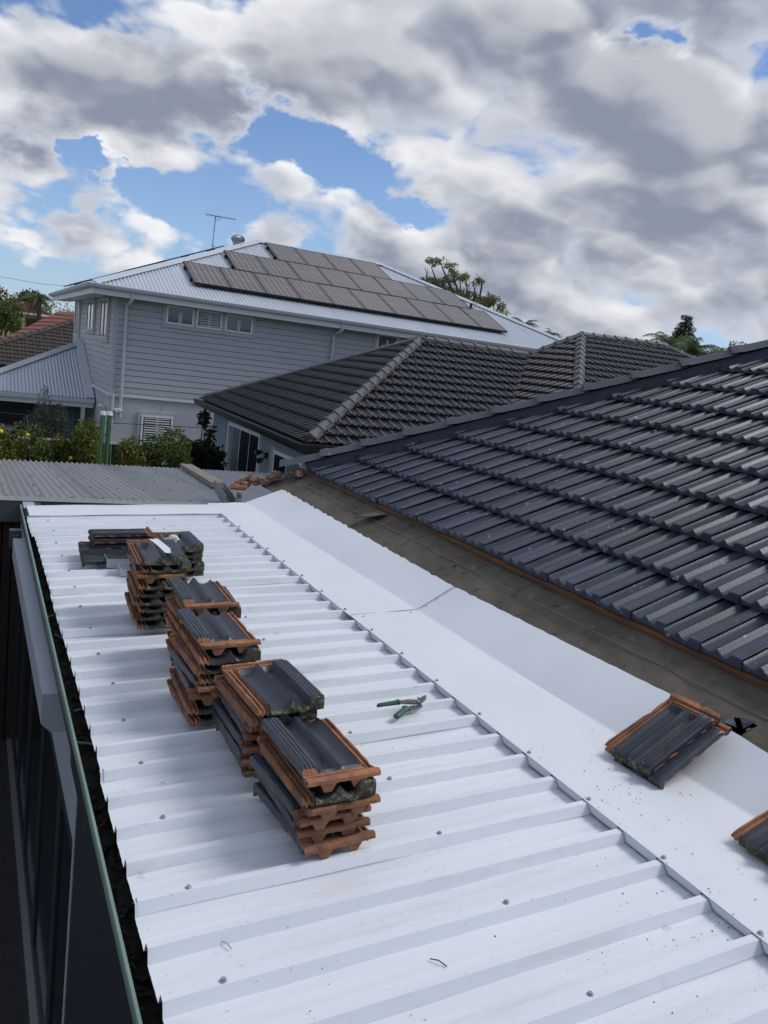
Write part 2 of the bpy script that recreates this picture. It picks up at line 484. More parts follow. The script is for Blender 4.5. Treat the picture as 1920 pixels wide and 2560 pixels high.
M['post'] = mat('green_post_wrap', (0.035, 0.12, 0.035), rough=0.6, col2=(0.07, 0.17, 0.06), nscale=12, namt=0.8, stretch=(1, 1, 0.15))
M['plastic_white'] = mat('white_plastic', (0.75, 0.75, 0.74), rough=0.4)
M['citrus'] = leaf_mat('citrus_leaf', (0.09, 0.115, 0.02), (0.19, 0.19, 0.035), (0.13, 0.15, 0.024))
M['citrus2'] = leaf_mat('mid_green_leaf', (0.06, 0.10, 0.02), (0.15, 0.18, 0.042), (0.09, 0.135, 0.026))
M['olive'] = leaf_mat('olive_leaf', (0.035, 0.05, 0.038), (0.085, 0.10, 0.075))
M['darkleaf'] = leaf_mat('dark_glossy_leaf', (0.010, 0.020, 0.012), (0.03, 0.05, 0.022))
M['gum'] = leaf_mat('gum_leaf', (0.12, 0.14, 0.055), (0.34, 0.31, 0.16), (0.22, 0.225, 0.105))
M['palm'] = leaf_mat('palm_leaf', (0.045, 0.085, 0.03), (0.16, 0.20, 0.08), (0.085, 0.135, 0.05))
M['pine'] = leaf_mat('pine_leaf', (0.012, 0.032, 0.012), (0.045, 0.085, 0.025))
M['brownleaf'] = leaf_mat('brown_green_leaf', (0.085, 0.080, 0.035), (0.19, 0.16, 0.08))
M['bark'] = mat('bark', (0.16, 0.13, 0.105), rough=0.9, col2=(0.08, 0.065, 0.05), nscale=8, namt=0.8)
M['lemon'] = mat('lemon_skin', (0.75, 0.48, 0.02), rough=0.45)
M['red_tile'] = mat('red_roof_tile', (0.215, 0.085, 0.062), rough=0.75, col2=(0.155, 0.062, 0.048), nscale=3, namt=0.8, rand=0.08)
M['brown_tile'] = mat('brown_roof_tile', (0.062, 0.046, 0.036), rough=0.8, col2=(0.030, 0.026, 0.022), nscale=3, namt=0.8, rand=0.15)
M['grey_tile'] = mat('grey_brown_tile', (0.14, 0.115, 0.10), rough=0.75, col2=(0.10, 0.085, 0.075), nscale=3, namt=0.8)
M['cream'] = mat('cream_wall', (0.50, 0.42, 0.22), rough=0.8)
M['mortar'] = mat('pink_mortar', (0.30, 0.20, 0.155), rough=0.95, col2=(0.17, 0.10, 0.075), nscale=14, namt=0.9, bump=0.8, bscale=60, rand=0.2)
M['snip_green'] = mat('green_grip', (0.012, 0.085, 0.045), rough=0.42, col2=(0.02, 0.11, 0.06), nscale=20, namt=0.6)
M['snip_steel'] = mat('worn_steel', (0.23, 0.21, 0.21), rough=0.42, metal=0.75, col2=(0.13, 0.09, 0.075), nscale=40, namt=0.8)
M['clear'] = mat('cloudy_plastic', (0.50, 0.54, 0.58), rough=0.25, spec=0.5, trans=0.35)
M['galv'] = mat('galvanised_gutter', (0.22, 0.25, 0.255), rough=0.45, metal=0.4, col2=(0.15, 0.165, 0.17), nscale=6, namt=0.8)
M['vent'] = mat('grey_vent_steel', (0.36, 0.40, 0.43), rough=0.4, metal=0.3)
M['dark_void'] = mat('dark_cavity', (0.012, 0.010, 0.008), rough=0.95)  # near-black, painted in for unlit space under tiles and sarking
M['chip'] = mat('dark_grit', (0.05, 0.045, 0.04), rough=0.9, rand=0.3)

# ------------------------------------------------------------------ the setting: ground and paving
mb = MB()
mb.face([(-4000, -4000, -H), (4000, -4000, -H), (4000, 4000, -H), (-4000, 4000, -H)])
tag(mb.build('ground', M['ground'], base=(0, 0, -H)), kind='structure')
mb = MB()
mb.face([(-3.5, -2.0, -H + 0.006), (0.62, -2.0, -H + 0.006), (0.62, 8.9, -H + 0.006), (-3.5, 8.9, -H + 0.006)])
tag(mb.build('paving', M['paving'], base=(0, 0, -H)), kind='structure')

# ------------------------------------------------------------------ extension under the white roof
TH = rad(2.2885)
RX, RZ = 2.0653, -1.478                     # rib-top plane of the white roof passes here
RIB, RIBH = 0.188, 0.036
Y0R = 1.331                                 # a rib


def rz(x):
    return RZ + (x - RX) * math.tan(TH)


ext = thing('roofed_extension', 'low extension with white ribbed steel roof, gutter and dark glazed side wall', 'building', (1.2, 3.5, -H))
rnd = random.Random(5)
cell = [(-0.027, -RIBH), (-0.0125, 0.0), (0.0125, 0.0), (0.027, -RIBH), (0.060, -RIBH), (0.066, -RIBH + 0.0014), (0.072, -RIBH + 0.0014), (0.078, -RIBH),
        (0.110, -RIBH), (0.116, -RIBH + 0.0014), (0.122, -RIBH + 0.0014), (0.128, -RIBH), (0.161, -RIBH)]
first, nsheet = -10, 0
k0 = -8
sheet_list = []
while Y0R + k0 * RIB < 7.2:
    kend = min(k0 + 4, 31)
    xl = 0.466 + rnd.uniform(-0.014, 0.014)
    prof = []
    for k in range(k0, kend):
        for (a, b) in cell:
            prof.append((Y0R + k * RIB + a, b + (0.0022 if k == k0 else 0.0)))
    # the last, overlapped rib
    yl = Y0R + kend * RIB
    prof += [(yl - 0.027, -RIBH), (yl - 0.0125, -0.002), (yl + 0.011, -0.002), (yl + 0.022, -RIBH * 0.7)]
    nx = 22
    rows = []
    ph = [rnd.uniform(0, 6.28) for _ in range(8)]
    for i in range(nx):
        x = xl + (2.36 - xl) * i / (nx - 1)
        row = []
        for (y, dz) in prof:
            t = -dz / RIBH
            w = 0.0016 * t * (math.sin(x * 7.1 + ph[0] + y * 9) + math.sin(x * 13.7 + ph[1] + y * 23) * 0.6 + math.sin(x * 3.3 + ph[2]))
            end = -0.004 * max(0, 1 - (x - xl) / 0.08) if i < 3 else 0
            row.append((x, y + 0.0012 * math.sin(x * 5 + ph[3]), rz(x) + dz + w + end * rnd.uniform(0.2, 1.0)))
        rows.append(row)
    mb = MB(); mb.grid(rows)
    sheet_list.append(mb.build('roof_sheet', M['white'], ext, ang=24))
    k0 += 4

# screws on every second rib, two rows, and along the apron edge
smb = MB()
for z0, z1, r in ((-0.001, 0.002, 0.009), (0.002, 0.007, 0.0058)):
    n = 6 if r < 0.007 else 10
    lo = [(r * math.cos(6.283 * j / n), r * math.sin(6.283 * j / n), z0) for j in range(n)]
    hi = [(p[0], p[1], z1) for p in lo]
    smb.hexa(lo, hi)
screw_me = smb.mesh('screw', M['screw'], ang=30)
rows_x = {0.607: range(-6, 32, 2), 1.449: range(-6, 32, 2)}
for xs, kk in rows_x.items():
    for k in kk:
        if k == 31: continue
        y = Y0R + k * RIB + rnd.uniform(-0.004, 0.004)
        x = xs + rnd.uniform(-0.008, 0.008)
        new_obj('screw', screw_me, ext, Matrix.Translation((x, y, rz(x) + 0.002)) @ Matrix.Rotation(-TH, 4, 'Y') @ Matrix.Rotation(rnd.uniform(0, 3), 4, 'Z'))

# main roof plane (tiles): p = PM + U*u + Vv*v + Nn*w
PHI = rad(26.5)
PM = V(2.57, 0, -1.45)
UM, VM, NM = V(0, -1, 0), V(math.cos(PHI), 0, math.sin(PHI)), V(-math.sin(PHI), 0, math.cos(PHI))


def mp(u, v, w=0.0):
    return PM + UM * u + VM * v + NM * w


# apron flashing: two lengths, each a lower leaf with tabs turned down between the ribs and an upper leaf up the slope
fold = [(7.87, 2.423), (7.302, 2.453), (6.009, 2.482), (4.465, 2.526), (3.52, 2.533), (2.48, 2.57), (1.725, 2.606), (-0.6, 2.70)]
leaf = [(8.106, 0.285), (7.007, 0.277), (5.732, 0.269), (4.298, 0.264), (3.053, 0.305), (2.359, 0.333), (1.97, 0.30), (-0.6, 0.30)]


def interp(tab, y):
    if y >= tab[0][0]:
        return tab[0][1]
    for (a, p), (b, q) in zip(tab, tab[1:]):
        if b <= y <= a:
            t = (y - b) / (a - b)
            return q + (p - q) * t
    return tab[-1][1]


def apron_piece(ya, yb, lift, far_end):
    mb = MB()
    n = max(2, int((yb - ya) / 0.05))
    rows = []
    for i in range(n + 1):
        y = ya + (yb - ya) * i / n
        fx = interp(fold, y)
        row = []
        ex = RX
        for t in (0, 0.03, 0.25, 0.5, 0.75, 0.97, 1.0):
            x = ex + (fx - ex) * t
            dent = 0.003 * math.sin(y * 3.1 + t * 4) * math.sin(t * 3.14) + 0.002 * math.sin(y * 8.3 + t * 9) * math.sin(t * 3.14)
            if far_end:
                dent += 0.012 * math.exp(-((y - 7.05) / 0.22) ** 2) * math.sin(t * 3.14 * 0.8 + 0.5)
            row.append(V(x, y + (0.25 * t if (far_end and i == n) else 0) * 0, rz(x) + 0.005 + lift + dent + 0.003 * t))
        pf = row[-1]
        lv = interp(leaf, y)
        top = mp(-y, lv, 0.020 + lift)
        wav = 0.0035 * math.sin(y * 41) + 0.003 * math.sin(y * 67 + 1) + 0.002 * math.sin(y * 23)
        amp = 0.12 + 0.55 * max(0.0, min(1.0, (y - 3.2) / 3))
        for t in (0.04, 0.3, 0.6, 0.85, 0.95, 1.0):
            p = pf.lerp(top, t)
            bow = 0.004 * math.sin(3.14 * t) * math.sin(y * 2.3 + 1.0)
            if t > 0.8:
                p = p + NM * wav * amp * (t - 0.8) * 6
                if t == 1.0: p = p + VM * wav * 1.6 * amp
            row.append(p + NM * bow)
        rows.append(row)
    mb.grid(rows)
    k = math.ceil((ya - Y0R) / RIB - 0.01)
    while Y0R + (k + 1) * RIB <= yb + 0.03:
        y0 = Y0R + k * RIB + 0.0155; y1 = Y0R + (k + 1) * RIB - 0.0155
        zt = rz(RX) + 0.004 + lift
        d = rnd.uniform(0.004, 0.012)
        mb.face([(RX - 0.001, y0, zt), (RX - 0.001, y1, zt), (RX + d, y1 - 0.014, zt - RIBH * 0.93), (RX + d, y0 + 0.012 + rnd.uniform(0, 0.004), zt - RIBH * 0.9)])
        k += 1
    return mb.build('apron_flashing', M['apron'], ext, ang=28)


ap_far = apron_piece(4.16, 7.62, 0.0, True)
ap_near = apron_piece(-0.6, 4.24, 0.002, False)
for k in range(-6, 31, 2):
    y = Y0R + k * RIB
    new_obj('screw', screw_me, ext, Matrix.Translation((RX + 0.018, y + rnd.uniform(-0.008, 0.008), rz(RX) + 0.009)) @ Matrix.Rotation(-TH, 4, 'Y'))
for t in (0.15, 0.5, 0.85):      # rivets along the lap
    y = 4.19
    fx = interp(fold, y); x = RX + (fx - RX) * t
    new_obj('rivet', screw_me, ext, Matrix.Translation((x, y, rz(x) + 0.010)) @ Matrix.Diagonal((0.6, 0.6, 0.6, 1)))
for t in (0.2, 0.5, 0.8):
    pf = V(interp(fold, 4.21), 4.21, rz(2.53) + 0.012); tp = mp(-4.26, 0.262, 0.024)
    new_obj('rivet', screw_me, ext, Matrix.Translation(pf.lerp(tp, t)) @ Matrix.Rotation(-PHI, 4, 'Y') @ Matrix.Diagonal((0.6, 0.6, 0.6, 1)))

mb = MB()
pa_, pb_ = V(RX + 0.01, 4.235, rz(RX) + 0.0085), V(interp(fold, 4.235), 4.235, rz(2.53) + 0.0115)
mb.bar(pa_, pb_, 0.005, 0.003); mb.bar(pb_, mp(-4.26, 0.262, 0.025), 0.005, 0.003, up=NM)
mb.build('lap_sealant', M['screw'], ext, ang=20)
# far end capping, gutter with pale green lip, end of trough
mb = MB()
prof = [(7.14, 0.004), (7.15, 0.012), (7.40, 0.014), (7.53, 0.012), (7.545, 0.006), (7.55, -0.10)]
rows = []
for i in range(18):
    x = 0.47 + (2.16 - 0.47) * i / 17
    rows.append([(x, y, rz(x) + z + (0.006 * math.exp(-((x - 1.35) / 0.25) ** 2) if 7.14 < y < 7.5 else 0) + 0.002 * math.sin(x * 9 + y * 5)) for y, z in prof])
mb.grid(rows); mb.build('end_capping', M['apron'], ext, ang=28)
mb = MB()
GL0, GL1 = 0.398, 0.438                    # lip x at near and far end


def lipx(y):
    return GL0 + (GL1 - GL0) * (y - 1.6) / 6.2


rows = []
for i in range(40):
    y = -1.0 + 8.75 * i / 39
    x = lipx(y)
    rows.append([(x + 0.007, y, -1.600), (x + 0.007, y, -1.572), (x + 0.004, y, -1.567), (x - 0.003, y, -1.567), (x - 0.006, y, -1.572), (x - 0.006, y, -1.604)])
mb.grid(rows); mb.face(rows[-1]); mb.build('gutter_lip', M['lip'], ext, ang=28)
mb = MB()
rows = []
for i in range(40):
    y = -1.0 + 8.75 * i / 39
    x = lipx(y)
    rows.append([(x - 0.006, y, -1.60), (x + 0.004, y, -1.69), (x + 0.15, y, -1.69), (x + 0.15, y, -1.60)])
mb.grid(rows); mb.face(rows[-1]); mb.face(list(reversed(rows[0]))); mb.build('gutter_trough', M['fascia'], ext, ang=28)
mb = MB()
nr = random.Random(9)
rows = []
for i in range(260):
    y = -0.9 + 8.55 * i / 259
    x = lipx(y)
    rows.append([(x + 0.004 + 0.143 * j / 8, y, -1.665 + nr.uniform(-0.012, 0.022)) for j in range(9)])
mb.grid(rows)
for i in range(700):
    y = nr.uniform(-0.8, 7.6); x = lipx(y) + nr.uniform(0.01, 0.12)
    a = nr.uniform(0, 6.28); l = nr.uniform(0.008, 0.035); w = l * nr.uniform(0.2, 0.5)
    d = V(math.cos(a), math.sin(a), nr.uniform(-0.5, 0.5)) * l; s = V(-math.sin(a), math.cos(a), nr.uniform(-0.5, 0.5)) * w
    c = V(x, y, -1.652 + nr.uniform(0, 0.02))
    mb.face([c - d, c + s, c + d, c - s])
tag(mb.build('leaf_litter', M['debris'], ext, ang=0), kind='stuff')
mb = MB()
for (y, l, a) in ((4.86, 0.10, 0.5), (4.5, 0.06, 2.2), (3.23, 0.13, -0.6), (1.66, 0.11, -0.25), (3.55, 0.03, 0.3)):
    x = lipx(y) + 0.055
    d = V(math.cos(a), math.sin(a), 0.12) * l / 2
    mb.bar(V(x, y, -1.632) - d, V(x, y, -1.632) + d, 0.012, 0.005)
mb.build('pale_stick', M['beam'], ext, ang=30)

# side wall: dark near wall, pale lintel panel, glazed doors, projecting box under the gutter
box_part('dark_wall', M['navy'], ext, 0.440, 0.60, -1.5, 3.20, -H, -1.696)
mb = MB(); mb.hexa([(lipx(y) - 0.004, y, -1.70) for y in (-1.0, 3.2)] + [(0.44, 3.2, -1.70), (0.44, -1.0, -1.70)], [(lipx(y) - 0.007, y, -1.601) for y in (-1.0, 3.2)] + [(lipx(3.2) - 0.0062, 3.2, -1.601), (lipx(-1.0) - 0.0062, -1.0, -1.601)])
mb.build('gutter_face', M['navy'], ext, ang=20)
box_part('corner_trim', M['panel'], ext, 0.436, 0.462, 3.201, 3.24, -H, -1.702)
box_part('lintel_panel', M['panel'], ext, 0.497, 0.60, 3.241, 8.7, -2.36, -1.70)
box_part('rear_wall', M['navy'], ext, 0.60, 0.66, -1.5, 8.69, -H, -1.70)
mb = MB()
c = [(0.35, -1.70), (0.35, -1.85), (0.40, -1.90), (0.496, -1.90), (0.496, -1.70)]
mb.hexa([(x, 3.90, z) for x, z in c], [(x, 7.02, z) for x, z in c])
mb.build('shutter_box', M['panel'], ext, ang=20)
for i in range(5):
    ya = 3.25 + i * 1.09
    dl = box_part('door_leaf', M['door'], ext, 0.520, 0.56, ya, ya + 1.08, -H + 0.03, -2.361)
    xa = 0.514
    for (y0, y1, z0, z1) in ((ya + 0.002, ya + 0.07, -H + 0.03, -2.37), (ya + 1.01, ya + 1.078, -H + 0.03, -2.37), (ya + 0.07, ya + 1.01, -2.45, -2.37), (ya + 0.07, ya + 1.01, -H + 0.03, -H + 0.13)):
        box_part('stile', M['door'], dl, 0.500, 0.5195, y0, y1, z0, z1)
    box_part('pane', M['door_glass'], dl, 0.512, 0.5185, ya + 0.071, ya + 1.009, -H + 0.131, -2.451)
box_part('door_track', M['sill'], ext, 0.455, 0.499, 3.25, 8.68, -H + 0.007, -H + 0.05)
box_part('door_track', M['sill'], ext, 0.500, 0.519, 3.25, 8.68, -H + 0.007, -H + 0.028)
for i, (x, z) in enumerate(((0.476, -2.9), (0.452, -2.4))):
    pass
# wall light bracket under the gutter
mb = MB(); mb.box(0.33, 0.42, 7.12, 7.20, -1.80, -1.66); mb.box(0.345, 0.405, 7.06, 7.119, -1.78, -1.69)
mb.build('gutter_bracket', M['fascia'], ext, ang=20)

# ------------------------------------------------------------------ tiles


def tile_profile(W):
    s = W / 0.235
    p = [(0.001, 0.024), (0.010, 0.0145), (0.026, 0.0075), (0.046, 0.0055), (0.064, 0.0105), (0.078, 0.0215), (0.0885, 0.0360), (0.0955, 0.0420), (0.1025, 0.0365),
         (0.112, 0.0225), (0.124, 0.0105), (0.138, 0.0060), (0.151, 0.0085), (0.161, 0.0190), (0.1685, 0.0370), (0.1735, 0.0455),
         (0.1865, 0.0475), (0.1885, 0.0440), (0.1905, 0.0475), (0.2010, 0.0475), (0.2030, 0.0440), (0.2050, 0.0475), (0.2155, 0.0475), (0.2175, 0.0440), (0.2195, 0.0475),
         (0.2295, 0.0465), (0.2345, 0.043), (0.2348, 0.034)]
    return [(u * s, w) for u, w in p]


def roof_tile_mesh(name, W, L, mt, lo=False):
    p = [(u, 0.013 + (w - 0.0055) * 0.74) for u, w in tile_profile(W)]
    if lo:
        p = [p[i] for i in (0, 2, 3, 5, 7, 9, 11, 12, 14, 15, 20, 25, 26, 27)]
    mb = MB()
    rows = [[(u, 0.0, -0.005) for u, w in p], [(u, 0.002 + 0.10 * w, w - 0.004) for u, w in p], [(u, 0.006 + 0.10 * w, w) for u, w in p], [(u, L, w - 0.004) for u, w in p]]
    mb.grid(rows)
    mb.face([(p[-1][0], 0.0, -0.005), (p[-1][0], 0.006 + 0.1 * p[-1][1], p[-1][1]), (p[-1][0], L, 0.0)])
    return mb.mesh(name, mt, ang=32)


def project_px(P):
    d = Vector(P)
    z = d.dot(FWD)
    if z < 0.1:
        return None
    return (960 + FPX * d.dot(RIGHT) / z, 1280 - FPX * d.dot(UP) / z, z)


def clip_poly_area_test(poly, u0, u1, v0, v1):
    """0 outside, 1 partly, 2 inside a convex counter-clockwise polygon"""
    ins = True
    for (a, b) in zip(poly, poly[1:] + poly[:1]):
        ex, ey = b[0] - a[0], b[1] - a[1]
        side = [ex * (y - a[1]) - ey * (x - a[0]) for x, y in ((u0, v0), (u1, v0), (u1, v1), (u0, v1))]
        if max(side) <= 0:
            return 0
        if min(side) < 0:
            ins = False
    return 2 if ins else 1


def lay_tiles(parent, name, me, P0, U, Vd, poly, W, gauge, v0, uphase, tilt, Lvis, seed, stagger=0.5, lift=0.012, jit=1.0, keep=None, phases=None):
    """returns a list of (screen size, matrix, mesh or None) for tiles on a plane, cut where the polygon cuts them"""
    N = U.cross(Vd)
    rr = random.Random(seed)
    us = [p[0] for p in poly]; vs = [p[1] for p in poly]
    out = []
    k = 0
    while v0 + k * gauge < max(vs):
        v = v0 + k * gauge
        off = uphase + (phases[k % len(phases)] if phases else (stagger * W if k % 2 else 0))
        i0 = math.floor((min(us) - off) / W); i1 = math.ceil((max(us) - off) / W)
        for i in range(i0, i1 + 1):
            u = off + i * W
            st = clip_poly_area_test(poly, u, u + W, v, v + Lvis)
            if st == 0:
                continue
            C = P0 + U * (u + W / 2) + Vd * (v + gauge / 2)
            px = project_px(C)
            if px is None or not (-500 < px[0] < 3300 and -300 < px[1] < 3400):
                continue
            if keep and not keep(C):
                continue
            M4 = Matrix(((U.x, Vd.x, N.x, 0), (U.y, Vd.y, N.y, 0), (U.z, Vd.z, N.z, 0), (0, 0, 0, 1)))
            org = P0 + U * (u + rr.uniform(-0.0015, 0.0015) * jit) + Vd * (v + rr.uniform(-0.004, 0.004) * jit) + N * lift
            loc = Matrix.Translation(org) @ M4 @ Matrix.Rotation(-tilt + rr.uniform(-0.006, 0.006) * jit, 4, 'X') @ Matrix.Rotation(rr.uniform(-0.006, 0.006) * jit, 4, 'Z')
            mesh = me
            if st == 1:
                bm = bmesh.new(); bm.from_mesh(me)
                for (a, b) in zip(poly, poly[1:] + poly[:1]):
                    pa = P0 + U * a[0] + Vd * a[1]; pb = P0 + U * b[0] + Vd * b[1]
                    nrm = (pb - pa).normalized().cross(N)
                    inv = loc.inverted()
                    lp = inv @ pa; ln = (inv.to_3x3() @ nrm)
                    bmesh.ops.bisect_plane(bm, geom=bm.verts[:] + bm.edges[:] + bm.faces[:], plane_co=lp, plane_no=ln, clear_outer=True)
                if len(bm.faces) < 4:
                    bm.free(); continue
                mesh = bpy.data.meshes.new(name + '_cut'); bm.to_mesh(mesh); bm.free()
                for mt in me.materials: mesh.materials.append(mt)
            out.append((1.0 / px[2] * (1.0 if 0 <= px[0] <= 1920 and 0 <= px[1] <= 2560 else 0.3), loc, mesh))
        k += 1
    return out


def place_tiles(items, name, parent, limit, mats):
    items = sorted(items, key=lambda t: -t[0])
    for _, loc, me in items[:limit]:
        new_obj(name, me, parent, loc)
    rest = items[limit:]
    if rest:
        b = BASE[parent.name]
        vs, fs, n = [], [], 0
        for _, loc, me in rest:
            m4 = Matrix.Translation(-b) @ loc
            vs += [tuple(m4 @ v.co) for v in me.vertices]
            fs += [tuple(n + i for i in p.vertices) for p in me.polygons]
            n += len(me.vertices)
        mm = bpy.data.meshes.new(name + '_rest'); mm.from_pydata(vs, [], fs); mm.materials.append(mats); smooth(mm, 32)
        tag(new_obj('far_roof_tiles', mm, parent), kind='stuff')


def cap_mesh(name, L, w, h, mt, angular=True):
    mb = MB()
    if angular:
        c = [(-w, -h), (-w * 0.52, 0.0), (-w * 0.30, 0.018), (w * 0.30, 0.018), (w * 0.52, 0.0), (w, -h)]
    else:
        c = [(-w, -h), (-w * 0.5, -h * 0.42), (0, 0.012), (w * 0.5, -h * 0.42), (w, -h)]
    st = [(0.0, 1.07, 0.012), (0.008, 1.10, 0.016), (0.060, 1.09, 0.014), (0.095, 1.0, 0.002), (L, 0.97, -0.012)]
    rows = [[(x, y * s, z * s + dz) for y, z in c] for x, s, dz in st]
    mb.grid(rows)
    mb.face([(0.0, y * 1.07, z * 1.07 + 0.012) for y, z in c])
    return mb.mesh(name, mt, ang=25)


def run_caps(name, me, p, q, step, parent, rr, start=0.0):
    p, q = Vector(p), Vector(q)
    d = (q - p).normalized()
    s = V(0, 0, 1).cross(d).normalized(); up = d.cross(s)
    t = start
    while t < (q - p).length - 0.22:
        o = p + d * t
        m4 = Matrix(((d.x, s.x, up.x, o.x), (d.y, s.y, up.y, o.y), (d.z, s.z, up.z, o.z), (0, 0, 0, 1)))
        new_obj(name, me, parent, m4 @ Matrix.Rotation(rr.uniform(-0.008, 0.008), 4, 'Z') @ Matrix.Rotation(rr.uniform(-0.008, 0.008), 4, 'X'))
        t += step


# ------------------------------------------------------------------ main tiled house
house = thing('tiled_house', 'near house with slate painted tile roof, stripped strip of sarking and hip ridge', 'house', (6.0, 4.0, -H))
HIPK = 0.700
hipu = lambda v: -7.27 + (v - 1.303) * HIPK          # tiles end at this line


def hip_at(v, off, w):
    """point on the hip axis: the line above moved off metres beyond it"""
    n = math.hypot(1, HIPK)
    return mp(hipu(v) - off / n, v + off * HIPK / n, w)


roofp = MB()
poly_under = [(hipu(0.55) - 0.1, 0.66), (2.0, 0.66), (2.0, 6.2), (hipu(6.2) - 0.1, 6.2)]
roofp.face([mp(u, v, -0.035) for u, v in poly_under])
roof_m = roofp.build('tile_roof', M['dark_void'], house, ang=0)
tile_me = roof_tile_mesh('roof_tile', 0.235, 0.47, M['slate'])
poly_m = [(hipu(0.5), 0.5), (1.2, 0.5), (1.2, 6.0), (hipu(6.0), 6.0)]
items = lay_tiles(roof_m, 'roof_tile', tile_me, PM, UM, VM, poly_m, 0.235, 0.410, 0.630, -2.344, rad(6.4), 0.43, 3, stagger=0.5, lift=0.050, jit=1.7, phases=(0.0, 0.105, 0.02, 0.068, 0.125, 0.03, 0.09, 0.05))
place_tiles(items, 'roof_tile', roof_m, 290, M['slate'])
# pointing band and caps along the hip
mb = MB(); rows = []
pr = random.Random(2)
n = 70
for i in range(n + 1):
    v = 0.62 + (5.8 - 0.62) * i / n
    j = pr.uniform(-0.006, 0.006)
    rows.append([hip_at(v, -0.035 + j, 0.030), hip_at(v, -0.018 + j, 0.058 + j), hip_at(v, 0.025, 0.125), hip_at(v, 0.18, 0.13), hip_at(v, 0.30, -0.02)])
mb.grid(rows); mb.build('hip_pointing', M['pointing'], roof_m, ang=50)
capm = cap_mesh('hip_cap', 0.50, 0.100, 0.045, M['cap'])
run_caps('hip_cap', capm, hip_at(0.40, 0.115, 0.165), hip_at(5.9, 0.115, 0.165), 0.445, roof_m, pr)
# the far slope beyond the hip, seen only from other positions
mb = MB()
a, b = hip_at(0.35, 0.16, 0.0), hip_at(5.9, 0.16, 0.0)
mb.face([a, b, (b.x + 3, b.y + 0.2, b.z), (b.x + 3, a.y, a.z)])
mb.build('rear_slope', M['slate'], roof_m, ang=0)
# walls below the roof
mb = MB(); mb.box(2.64, 9.0, -1.5, 8.0, -H, -1.56); mb.build('wall', M['cladding'], house, ang=30)

# sarking with a torn hole, battens
hole = [(-2.19, 0.335), (-2.192, 0.385), (-2.165, 0.405), (-2.135, 0.392), (-2.095, 0.425), (-2.085, 0.40), (-2.10, 0.372), (-2.085, 0.335), (-2.085, 0.30), (-2.115, 0.295), (-2.14, 0.315)]


def inside(poly, x, y):
    r = False
    for (a, b), (c, d) in zip(poly, poly[1:] + poly[:1]):
        if (b > y) != (d > y) and x < (c - a) * (y - b) / (d - b) + a:
            r = not r
    return r


mb = MB()
usx = []
u = -8.12
while u < 1.0:
    usx.append(u)
    u += 0.012 if -2.26 < u < -2.02 else 0.05
vsx = [0.20 + 0.0115 * i for i in range(45)]
idx = {}


def sv(i, j):
    if (i, j) not in idx:
        u, v = usx[i], vsx[j]
        w = -0.004 + 0.005 * math.sin(u * 2.4 + v * 3) + 0.0035 * math.sin(u * 7.7 + 1) * math.sin(v * 9) + 0.0025 * math.sin(u * 19 + v * 31)
        w += 0.010 * math.exp(-((u + 2.14) / 0.10) ** 2 - ((v - 0.36) / 0.08) ** 2)
        w -= 0.012 * math.exp(-((u + 3.4) / 0.5) ** 2 - ((v - 0.42) / 0.1) ** 2)
        idx[(i, j)] = len(mb.v); mb.v.append(tuple(mp(u, v, w)))
    return idx[(i, j)]


for i in range(len(usx) - 1):
    for j in range(len(vsx) - 1):
        uc, vc = (usx[i] + usx[i + 1]) / 2, (vsx[j] + vsx[j + 1]) / 2
        if inside(hole, uc, vc):
            continue
        mb.f.append((sv(i, j), sv(i + 1, j), sv(i + 1, j + 1), sv(i, j + 1))); mb.m.append(0)
mb.build('sarking', M['sarking'], roof_m, ang=60)
mb = MB(); mb.face([mp(-8.1, 0.0, -0.14), mp(1, 0.0, -0.14), mp(1, 0.9, -0.14), mp(-8.1, 0.9, -0.14)]); mb.build('cavity_shade_sheet', M['dark_void'], roof_m, ang=0)  # near-black sheet stands in for the unlit roof space behind the hole
for (ua, ub) in ((-7.74, -6.61), (-6.605, -5.35), (-5.345, -3.32), (-3.315, -1.2), (-1.195, 1.0)):
    mb = MB()
    cs = [(0.618, 0.0), (0.660, 0.0), (0.660, 0.030), (0.618, 0.030)]
    sk = pr.uniform(-0.004, 0.004)
    mb.hexa([mp(ua, a + sk, b) for a, b in cs], [mp(ub, a - sk, b) for a, b in cs])
    mb.build('batten', M['batten'], roof_m, ang=20)
for (pts) in (((-2.195, 0.34), (-2.19, 0.395), (-2.158, 0.372)), ((-2.165, 0.405), (-2.10, 0.425), (-2.135, 0.383)), ((-2.09, 0.33), (-2.085, 0.385), (-2.112, 0.352)), ((-2.14, 0.312), (-2.09, 0.30), (-2.118, 0.332))):
    mb = MB()
    a_, b_, c_ = pts
    mb.hexa([mp(*a_, 0.010), mp(*b_, 0.010), mp(*c_, -0.020)], [mp(*a_, 0.0125), mp(*b_, 0.0125), mp(*c_, -0.0175)])
    mb.build('torn_edge', M['torn'], roof_m, ang=20)
mb = MB(); mb.bar(mp(-2.125, 0.0, -0.09), mp(-2.125, 0.9, -0.09), 0.035, 0.08, up=NM); mb.build('rafter', M['batten'], roof_m, ang=20)
